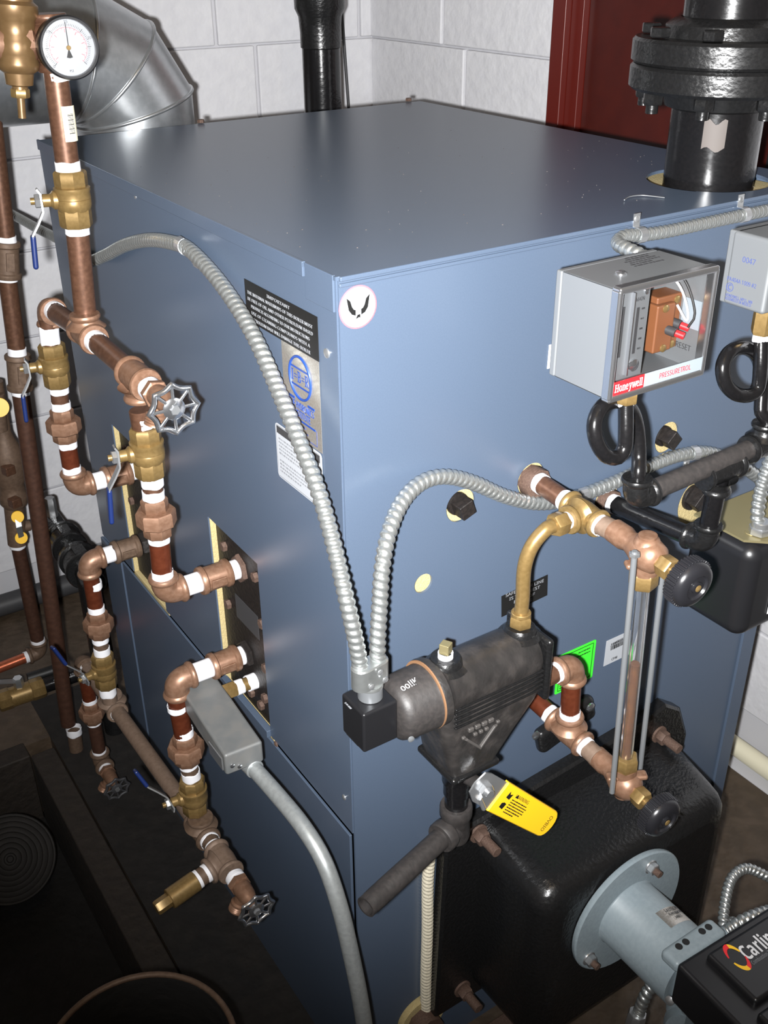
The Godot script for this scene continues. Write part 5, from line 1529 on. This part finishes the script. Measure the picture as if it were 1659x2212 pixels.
	t = thing("pressure_control", "grey pressure control with blue ink stamps on its cheek, cut by the picture edge", "control", V(.46, c.y, c.z))
	s = MB.new()
	s.rbox(at(V(.405 + .06, (c.y + d.y) * .5, (c.z + ee.z) * .5)), V(.12, d.y - c.y, ee.z - c.z + .004), .004, 3)
	obj("control_case", s, M.greymetal, t)
	slab(t, "base_plate", V(.4065, c.y, c.z - .008), V(.525, d.y, c.z + .006), M.greymetal, .002)
	screw(t, V(.435, d.y, c.z + .04), U, .006, M.chrome, "top_screw")
	words("lettering", "0047", Vector3(0.4047, 1.2481, 0.1433), B, U, .0055, M.inkblue, t)
	words("lettering", "PA404A 1009 #2", Vector3(0.4047, 1.2248, 0.1386), B, U, .0042, M.inkblue, t, false, 0.0366)
	words("lettering", "HONEYWELL, MPLS., MN", Vector3(0.4047, 1.2076, 0.1385), B, U, .003, M.inkblue, t, false, 0.0343)
	words("lettering", "ASSEMBLED IN MEXICO", Vector3(0.4047, 1.2040, 0.1380), B, U, .003, M.inkblue, t, false, 0.0334)
	words("lettering", "©", Vector3(0.4047, 1.2160, 0.1247), B, U, .009, M.inkblue, t)
	hexnut(t, bb + U * .002, V(bb.x, c.y + .004, bb.z), .0125, 6, M.brass, "inlet_hex")
	tape(t, bb - U * .006, bb + U * .004, .0085)
	# black cased control below
	t = thing("black_control", "black cased control with gold metal top at the picture's right edge", "control", V(.53, .748, .11))
	s = MB.new()
	s.rbox(at(V(.545, .8165, .112)), V(.13, .137, .105), .02, 4)
	obj("control_case", s, M.blackplastic, t)
	s = MB.new()
	var po := PackedVector2Array([Vector2(-.055, -.045), Vector2(.05, -.045), Vector2(.05, .045), Vector2(-.04, .045), Vector2(-.06, .025)])
	s.plate(Transform3D(Basis(X, -B, U), V(.545, .8855, .112)), PackedVector2Array([Vector2(-.058, .05), Vector2(.06, .05), Vector2(.06, -.05), Vector2(-.036, -.05), Vector2(-.058, -.03)]), .003)
	obj("gold_top", s, M.goldtop, t, "dull gold metal top")
	disc(t, "top_knockout", V(.51, .8885, .135), U, .0085, .001, M.goldtop)
	slab(t, "white_label", V(.53, .775, .1655), V(.6, .815, .1662), M.white)
	words("lettering", "Honeywell", V(.552, .808, .1664), X, U, .006, M.graphite, t)
	bars(t, V(.533, .802, .1663), X, U, [[0, .05, .0], [0, .055, .006], [0, .05, .012], [0, .055, .018]], .003, M.inkgrey)
	# grey oblong control on the left, with its brass well fitting
	t = thing("grey_aquastat", "oblong grey control box beside the bronze elbow on the boiler's side", "control", V(-.072, .585, -.23))
	var up := Vector3(-0.0669, 0.6200, -0.3197); var dn := Vector3(-0.0762, 0.6200, -0.1440)
	var za := (dn - up).normalized()
	var la := up.distance_to(dn)
	s = MB.new()
	s.rbox(at((up + dn) * .5 - U * .0175, -za.cross(U), U), V(.054, .035, la), .004, 3)
	obj("case", s, M.greybox, t)
	slab(t, "case_plate", V(-.0995, .59, -.305), V(-.0985, .613, -.29), M.greymetal)
	slab(t, "case_plate", V(-.104, .588, -.195), V(-.1025, .608, -.155), M.zinc)
	for q in [V(.012, -.02, 0), V(.022, -.026, 0)]:
		screw(t, dn + V(-.03, 0, .0) + q, za, .0035, M.chrome, "end_screw")
	var w := V(-.044, .603, -.281)
	hexnut(t, w, w + X * .022, .0125, 6, M.brass, "well_nut")
	tape(t, w + X * .022, w + X * .033, .0105)
	pipe(t, w + X * .02, w + X * .07, .0098, M.brass, "well_stem")
	tape(t, w + X * .04, w + X * .055, .0115)
func syphon(called: String, label: String, pts: Array, grp: String) -> void:
	var t := thing(called, label, "tube", pts[-1], grp)
	var s := MB.new(); s.sweep(path(pts, .004), .0078, 16)
	obj("bent_tube", s, M.blacksteel, t)
	tape(t, pts[1] - V(0, .006, 0), pts[1] + V(0, .004, 0), .0082)

func conduits() -> void:
	var U := Vector3.UP; var B := Vector3.BACK; var X := Vector3.RIGHT
	var r := .0088; var pt := .0085
	var g := "wound metal conduits"
	var t := hose("flexible_conduit", "wound metal conduit crossing the boiler's side down to the black junction box",
		[Vector3(0.0019, 1.0861, -1.3500), Vector3(0.0187, 1.0847, -1.2500), Vector3(0.0262, 1.0849, -1.1000), Vector3(0.0280, 1.0901, -0.9600), Vector3(-0.0180, 1.1256, -0.6955), Vector3(-0.0140, 1.1482, -0.6195), Vector3(-0.0120, 1.1817, -0.5323), Vector3(-0.0120, 1.2073, -0.4434), Vector3(-0.0120, 1.2207, -0.3665), Vector3(-0.0120, 1.2232, -0.3093), Vector3(-0.0140, 1.2034, -0.2251), Vector3(-0.0180, 1.1709, -0.1492), Vector3(-0.0220, 1.1272, -0.0897), Vector3(-0.0270, 1.0903, -0.0400), Vector3(-0.0320, 1.0519, 0.0062), Vector3(-0.0355, 1.0057, 0.0400), Vector3(-0.0403, 0.9527, 0.0720), Vector3(-0.0377, 0.9118, 0.0820), Vector3(-0.0345, 0.8765, 0.0845)], r, pt, g)
	strap(t, Vector3(-0.0120, 1.2253, -0.3272), Vector3(0.0000, -0.0010, 0.0356), Vector3.LEFT, Vector3(-0.0000, -0.0229, 0.0079).normalized(), r)
	t = hose("flexible_conduit", "wound metal conduit arching from the junction box along the boiler front",
		[Vector3(-0.0134, 0.8704, 0.0845), Vector3(-0.0126, 0.9020, 0.0830), Vector3(-0.0046, 0.9407, 0.0750), Vector3(0.0057, 0.9795, 0.0650), Vector3(0.0251, 1.0058, 0.0480), Vector3(0.0535, 1.0242, 0.0300), Vector3(0.0867, 1.0321, 0.0180), Vector3(0.1203, 1.0279, 0.0140), Vector3(0.1607, 1.0083, 0.0120), Vector3(0.2091, 0.9760, 0.0120), Vector3(0.2601, 0.9512, 0.0120), Vector3(0.3127, 0.9408, 0.0120), Vector3(0.3822, 0.9413, 0.0120), Vector3(0.4462, 0.9471, 0.0120), Vector3(0.5055, 0.9472, 0.0120), Vector3(0.5610, 0.9353, 0.0120), Vector3(0.6130, 0.9088, 0.0200), Vector3(0.6689, 0.8682, 0.0300)], r, pt, g)
	strap(t, Vector3(0.3317, 0.9401, 0.0120), Vector3(0.0498, -0.0009, 0.0000), B, -U, r)
	strap(t, Vector3(0.5297, 0.9439, 0.0120), Vector3(0.0552, -0.0104, 0.0000), B, -U, r)
	t = hose("flexible_conduit", "wound metal conduit along the boiler's top front edge into the pressure control",
		[Vector3(0.3312, 1.2462, 0.0750), Vector3(0.3270, 1.2507, 0.0600), Vector3(0.3274, 1.2522, 0.0400), Vector3(0.3412, 1.2512, 0.0200), Vector3(0.3589, 1.2532, 0.0130), Vector3(0.3851, 1.2502, 0.0120), Vector3(0.4254, 1.2485, 0.0120), Vector3(0.4859, 1.2488, 0.0120), Vector3(0.5496, 1.2492, 0.0120), Vector3(0.6167, 1.2490, 0.0120), Vector3(0.6877, 1.2482, 0.0120)], r * .85, pt * .9, g)
	strap(t, Vector3(0.3829, 1.2505, 0.0120), X, B, U, r * .85)
	strap(t, Vector3(0.5544, 1.2496, 0.0120), X, B, U, r * .85)
	t = hose("flexible_conduit", "short wound metal conduit rising from the gold-topped black control",
		[Vector3(0.5135, 0.8900, 0.1431), Vector3(0.5135, 0.8900, 0.1431) + V(.002, .03, -.01), Vector3(0.5135, 0.8900, 0.1431) + V(.02, .075, -.02), Vector3(0.5135, 0.8900, 0.1431) + V(.06, .12, -.03)], r, pt, g)
	hexnut(t, Vector3(0.5157, 0.8885, 0.1415), Vector3(0.5157, 0.8885, 0.1415) + U * .01, .014, 6, M.zinc, "lock_nut")
	pipe(t, Vector3(0.5157, 0.8885, 0.1415) + U * .01, Vector3(0.5157, 0.8885, 0.1415) + U * .018, .0115, M.zinc, "connector_ring")
	hose("flexible_conduit", "wound metal conduit bending over behind the burner's black cover",
		[V(.44, .36, .27), Vector3(0.4153, 0.3700, 0.2723), Vector3(0.4384, 0.3900, 0.2527), Vector3(0.4658, 0.4000, 0.2387), Vector3(0.4941, 0.4000, 0.2391), Vector3(0.5138, 0.3900, 0.2554), Vector3(0.5326, 0.3800, 0.2817), Vector3(0.5521, 0.3600, 0.3171)], r * .85, pt * .8, g)
	t = hose("flexible_conduit", "wound metal conduit reaching down from the burner housing to the floor",
		[Vector3(0.3299, 0.2776, 0.2400), Vector3(0.3170, 0.2578, 0.2400), Vector3(0.3100, 0.2230, 0.2400), Vector3(0.3059, 0.1797, 0.2400), V(.21, .12, .24), V(.2, .03, .24)], r, pt, g)
	hexnut(t, Vector3(0.3087, 0.2311, 0.2400), Vector3(0.3047, 0.1995, 0.2400), .0135, 8, M.zinc, "connector_ring")
	hose("flexible_conduit", "short wound metal conduit emerging beside the burner's cover",
		[Vector3(0.3815, 0.4100, 0.2987), Vector3(0.4001, 0.4200, 0.3036), Vector3(0.4369, 0.4200, 0.3107), Vector3(0.4966, 0.4000, 0.3200)], r, pt, g)
	# smooth bent conduit from the grey box
	t = thing("bent_conduit", "smooth grey metal conduit bending down from the grey box past the boiler corner", "conduit", V(-.05, 0, .1))
	var s := MB.new()
	s.sweep(path([Vector3(-0.0660, 0.5776, -0.1774), Vector3(-0.0640, 0.5781, -0.1498), Vector3(-0.0600, 0.5764, -0.0862), Vector3(-0.0560, 0.5690, -0.0274), Vector3(-0.0520, 0.5438, 0.0153), Vector3(-0.0500, 0.4919, 0.0466), Vector3(-0.0480, 0.4256, 0.0665), Vector3(-0.0460, 0.3452, 0.0846), Vector3(-0.0450, 0.2467, 0.0990), Vector3(-0.0450, 0.1088, 0.1130)], .01), .0108, 20)
	obj("conduit_length", s, M.emt, t)
	var q0 := Vector3(-0.0660, 0.5765, -0.1831); var q1 := Vector3(-0.0640, 0.5781, -0.1498)
	hexnut(t, q0, q0.lerp(q1, .45), .0145, 6, M.zinc, "lock_nut")
	pipe(t, q0.lerp(q1, .45), q0.lerp(q1, 1.25), .0128, M.emt, "connector_ring")

# ---------------------------------------------------------------- burner and its cast cover
func burner() -> void:
	var B := Vector3.BACK; var U := Vector3.UP; var X := Vector3.RIGHT
	var t := thing("burner_mount", "large black cast burner cover bolted to the boiler's lower front", "casting", V(.36, .12, .02))
	# back plate
	var s := MB.new(); var poly := PackedVector2Array()
	for q in [[.118, .115], [.60, .115], [.6, .44], [.575, .50], [.54, .525], [.5, .512], [.16, .487], [.128, .47]]: poly.append(Vector2(q[0], q[1]))
	s.plate(Transform3D(Basis(), V(0, 0, .008)), poly, .02, .004)
	obj("mounting_plate", s, M.castblack, t)
	s = MB.new()
	s.hose(path([V(.1145, .112, .007), V(.1135, .2, .007), V(.1145, .3, .007), V(.1135, .4, .007), V(.118, .47, .007)], .02), .0085, .007, 14)
	obj("rope_gasket", s, M.fibre, t, "white fibre rope gasket")
	# hollow box standing out from the plate
	var rings := []
	for q in [[.022, .186, .572, .125, .462, .042], [.04, .187, .570, .125, .460, .042], [.12, .190, .556, .125, .452, .04], [.138, .192, .552, .127, .449, .038], [.150, .198, .546, .132, .443, .034], [.158, .209, .535, .142, .432, .03], [.162, .224, .52, .157, .417, .026]]:
		var ring := PackedVector3Array()
		var rr: float = q[5]
		for cn in [[q[2] - rr, q[4] - rr, 0.0], [q[1] + rr, q[4] - rr, PI * .5], [q[1] + rr, q[3] + rr, PI], [q[2] - rr, q[3] + rr, PI * 1.5]]:
			for i in 9:
				var a: float = cn[2] + PI * .5 * i / 8
				ring.append(V(cn[0] + cos(a) * rr, cn[1] + sin(a) * rr, q[0]))
		rings.append(ring)
	s = MB.new(); s.skin(rings, false, true)
	obj("cover_box", s, M.castblack, t)
	for q in [V(.182, .467, .028), V(.531, .472, .028), V(.166, .15, .028)]:
		disc(t, "washer", q, B, .0145, .003, M.rust)
		bolt(t, q + B * .003, B, .0115, M.rust, "stud_nut", .013)
		pipe(t, q, q + B * .042, .0075, M.rust, "stud")
	# burner
	var c := Vector3(0.3384, 0.3480, 0.1680)
	var k := thing("oil_burner", "grey oil burner with round flange and black printed cover at the lower edge", "burner", V(c.x, .0, .3))
	s = MB.new()
	s.lathe(fr(V(c.x + .006, c.y - .004, .163), B), [Vector2(0, 0), Vector2(.1, 0), Vector2(.101, .002), Vector2(.101, .006), Vector2(.099, .008), Vector2(.052, .009), Vector2(0, .009)], 56)
	obj("round_flange", s, M.greypaint, k)
	for q in [V(.035, .068, .17), V(-.066, -.05, .17), V(.06, -.05, .17)]:
		disc(k, "washer", V(c.x + q.x, c.y + q.y, q.z), B, .011, .003, M.zinc)
		bolt(k, V(c.x + q.x, c.y + q.y, q.z + .003), B, .009, M.zinc, "flange_nut", .008)
		pipe(k, V(c.x + q.x, c.y + q.y, q.z), V(c.x + q.x, c.y + q.y, q.z + .02), .005, M.rust, "stud")
	s = MB.new()
	s.lathe(fr(V(c.x, c.y, .17), B), [Vector2(.056, 0), Vector2(.053, .002), Vector2(.0515, .004), Vector2(.0515, .12), Vector2(0, .12)], 48)
	obj("air_tube", s, M.greypaint, k)
	var lf := V(c.x + .022, c.y + .0475, .235)
	var lab := MB.new()
	for i in 6:
		var a := deg_to_rad(48.0 + 8.0 * i); var b := a + deg_to_rad(8)
		var A := V(cos(a), sin(a), 0); var D := V(cos(b), sin(b), 0); var rr := .0519
		lab.quad(V(c.x, c.y, .222) + A * rr, V(c.x, c.y, .222) + D * rr, V(c.x, c.y, .25) + D * rr, V(c.x, c.y, .25) + A * rr, A, D, D, A)
	var lo := obj("paper_label", lab, M.foil, k, "small silver caution label")
	words("lettering", "CAUTION", V(c.x + .0188, c.y + .0492, .2275), V(1, -.4, 0), V(0, 0, -1), .005, M.graphite, lo)
	words("lettering", "DO NOT REMOVE", V(c.x + .0188, c.y + .0492, .2345), V(1, -.4, 0), V(0, 0, -1), .004, M.graphite, lo, false, .027)
	words("lettering", "LABEL", V(c.x + .0188, c.y + .0492, .241), V(1, -.4, 0), V(0, 0, -1), .004, M.graphite, lo)
	# cast housing
	s = MB.new()
	s.rbox(at(V(c.x + .025, c.y - .008, .305)), V(.125, .118, .055), .018, 4)
	obj("housing_collar", s, M.greypaint, k)
	s = MB.new()
	s.lathe(fr(V(c.x - .045, c.y - .07, .37), X), [Vector2(0, 0), Vector2(.075, 0), Vector2(.085, .01), Vector2(.085, .1), Vector2(.075, .11), Vector2(0, .11)], 40)
	obj("fan_housing", s, M.greypaint, k)
	s = MB.new()
	s.rbox(at(V(c.x - .02, c.y - .045, .35)), V(.05, .15, .09), .018, 4)
	obj("housing_neck", s, M.greypaint, k)
	screw(k, V(c.x - .052, c.y - .002, .3), V(-1, .5, .3), .0065, M.zinc, "housing_screw")
	screw(k, V(c.x - .046, c.y - .04, .38), V(-1, .4, .4), .0075, M.zinc, "housing_screw")
	# ears with vent holes
	var cy := .425
	s = MB.new(); s.rbox(at(V(0.3247, cy - .008, 0.2885 + .004)), V(.092, .018, .03), .007, 3)
	obj("mounting_ear", s, M.greypaint, k)
	for q in [Vector3(0.3014, 0.4275, 0.2877), Vector3(0.3139, 0.4275, 0.2878), Vector3(0.3433, 0.4275, 0.2883), Vector3(0.3551, 0.4275, 0.2885)]:
		disc(k, "ear_hole", V(q.x, cy + .001, q.z), U, .0048, .0006, M.black)
	# black cover with the printed logo on its sloping lid
	var a0 := Vector3(0.2708, 0.4400, 0.3100); var a1 := Vector3(0.4205, 0.4400, 0.3161)
	var ax := (a1 - a0).normalized(); ax.y = 0; ax = ax.normalized()
	var az := ax.cross(U).normalized()
	s = MB.new()
	s.rbox(at(a0 + ax * .14 + az * .0895 - U * .035, ax, U), V(.28, .07, .18), .006, 3)
	obj("control_cover", s, M.blackplastic, k, "black control cover")
	s = MB.new()
	s.rbox(at(a0 + ax * .155 + az * .052 + U * .0025, ax, U), V(.24, .016, .078), .005, 3)
	var lid := obj("cover_lid", s, M.blackplastic, k)
	s = MB.new()
	s.rbox(at(a0 + ax * .15 + az * .14 + U * .002, ax, U), V(.25, .014, .08), .005, 3)
	obj("cover_lid", s, M.blackplastic, k)
	var lc := Vector3(0.3315, 0.4504, 0.3490)
	for q in [[12.0, 75.0, 0], [75.0, 168.0, 1], [192.0, 280.0, 0], [280.0, 348.0, 1]]:
		s = MB.new(); poly = PackedVector2Array()
		var half := 12.0 if q[0] < 180.0 else 192.0
		for i in 11:
			var a: float = lerpf(q[0], q[1], i / 10.0)
			poly.append(Vector2(cos(deg_to_rad(a)) * .0105, sin(deg_to_rad(a)) * .0205))
		for i in 11:
			var a: float = lerpf(q[1], q[0], i / 10.0)
			var th := .0045 * sin(PI * clampf((a - half) / 156.0 * .8 + .12, 0.0, 1.0)) + .0006
			poly.append(Vector2(cos(deg_to_rad(a)) * (.0105 - th * .9), sin(deg_to_rad(a)) * (.0205 - th * 1.3)))
		s.plate(Transform3D(Basis(ax, -az, U), lc), poly, .0003)
		obj("logo_arc", s, M.red if q[2] else M.yellow, lid)
	words("lettering", "Carlin", lc + ax * .034 + az * .001, ax, -az, .02, M.white, lid, false, .05, true)
	words("lettering", "Combustion Technology", lc + ax * .036 + az * .0155, ax, -az, .005, M.inkgrey, lid, false, .054)

func floor_things() -> void:
	# old steel rail in front of the boiler base
	var t := thing("base_rail", "rusty brown steel rail lying on the floor before the boiler", "rail", V(.4, 0, .06))
	slab(t, "rail_bar", V(.08, 0, .035), V(.62, .035, .075), M.rust, .003)
	# round ribbed lid leaning beyond the curb
	var c := Vector3(-0.3144, -0.0300, -0.7889); var d := (V(-.4771, 1.5398, .8078) - c).normalized()
	t = thing("round_lid", "round dark lid with concentric ribs lying in the sunken floor", "lid", c)
	var s := MB.new(); var R := .086
	var pr := [Vector2(0, -.012), Vector2(R * .98, -.012), Vector2(R, -.008), Vector2(R, 0)]
	for k in 8:
		var rr := R * (1.0 - .115 * k)
		pr.append(Vector2(rr - R * .02, .0025)); pr.append(Vector2(rr - R * .055, .0025)); pr.append(Vector2(rr - R * .075, 0))
	pr.append(Vector2(R * .08, 0)); pr.append(Vector2(R * .06, .005)); pr.append(Vector2(0, .005))
	s.lathe(fr(c, d), pr, 48)
	obj("lid_plate", s, M.floor_pad, t)
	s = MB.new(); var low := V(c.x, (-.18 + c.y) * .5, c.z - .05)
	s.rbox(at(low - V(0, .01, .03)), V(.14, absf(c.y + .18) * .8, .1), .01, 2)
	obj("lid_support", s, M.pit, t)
	# bucket at the bottom edge
	var b := Vector3(-0.3142, 0.3600, 0.0084)
	t = thing("bucket", "dark round bucket whose olive rim shows at the bottom edge", "bucket", V(b.x, -.18, b.z))
	s = MB.new(); var BR := 0.1199; var hh := .54
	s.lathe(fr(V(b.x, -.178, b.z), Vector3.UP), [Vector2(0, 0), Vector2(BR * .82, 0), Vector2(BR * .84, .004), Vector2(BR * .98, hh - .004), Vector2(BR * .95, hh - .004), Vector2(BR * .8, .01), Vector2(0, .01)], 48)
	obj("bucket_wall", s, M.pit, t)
	s = MB.new(); var ring := PackedVector3Array()
	for i in 64: ring.append(V(b.x + cos(TAU * i / 64) * BR * .975, -.178 + hh, b.z + sin(TAU * i / 64) * BR * .975))
	s.sweep(ring, .004, 8, false, true)
	obj("bucket_rim", s, M.oldbronze, t)
	# small pale scrap on the sunken floor
	t = thing("metal_scrap", "small pale scrap of metal on the dark sunken floor", "scrap", Vector3(-0.2077, -0.1800, -1.0855))
	s = MB.new(); s.rbox(at(Vector3(-0.2084, -0.1760, -1.0811), V(1, 0, -.6)), V(.02, .008, .012), .002, 2)
	obj("scrap_piece", s, M.dusty, t)
	# bit of wire on the boiler top
	t = thing("wire_scrap", "curved snippet of pale wire lying on the boiler top", "wire", Vector3(0.4802, 1.2650, -0.0717))
	s = MB.new(); s.sweep(path([Vector3(0.4397, 1.2665, -0.0707), Vector3(0.4570, 1.2665, -0.0796), Vector3(0.4751, 1.2665, -0.0761), Vector3(0.4873, 1.2665, -0.0520)], .006), .0008, 6)
	obj("wire_length", s, M.greymetal, t)
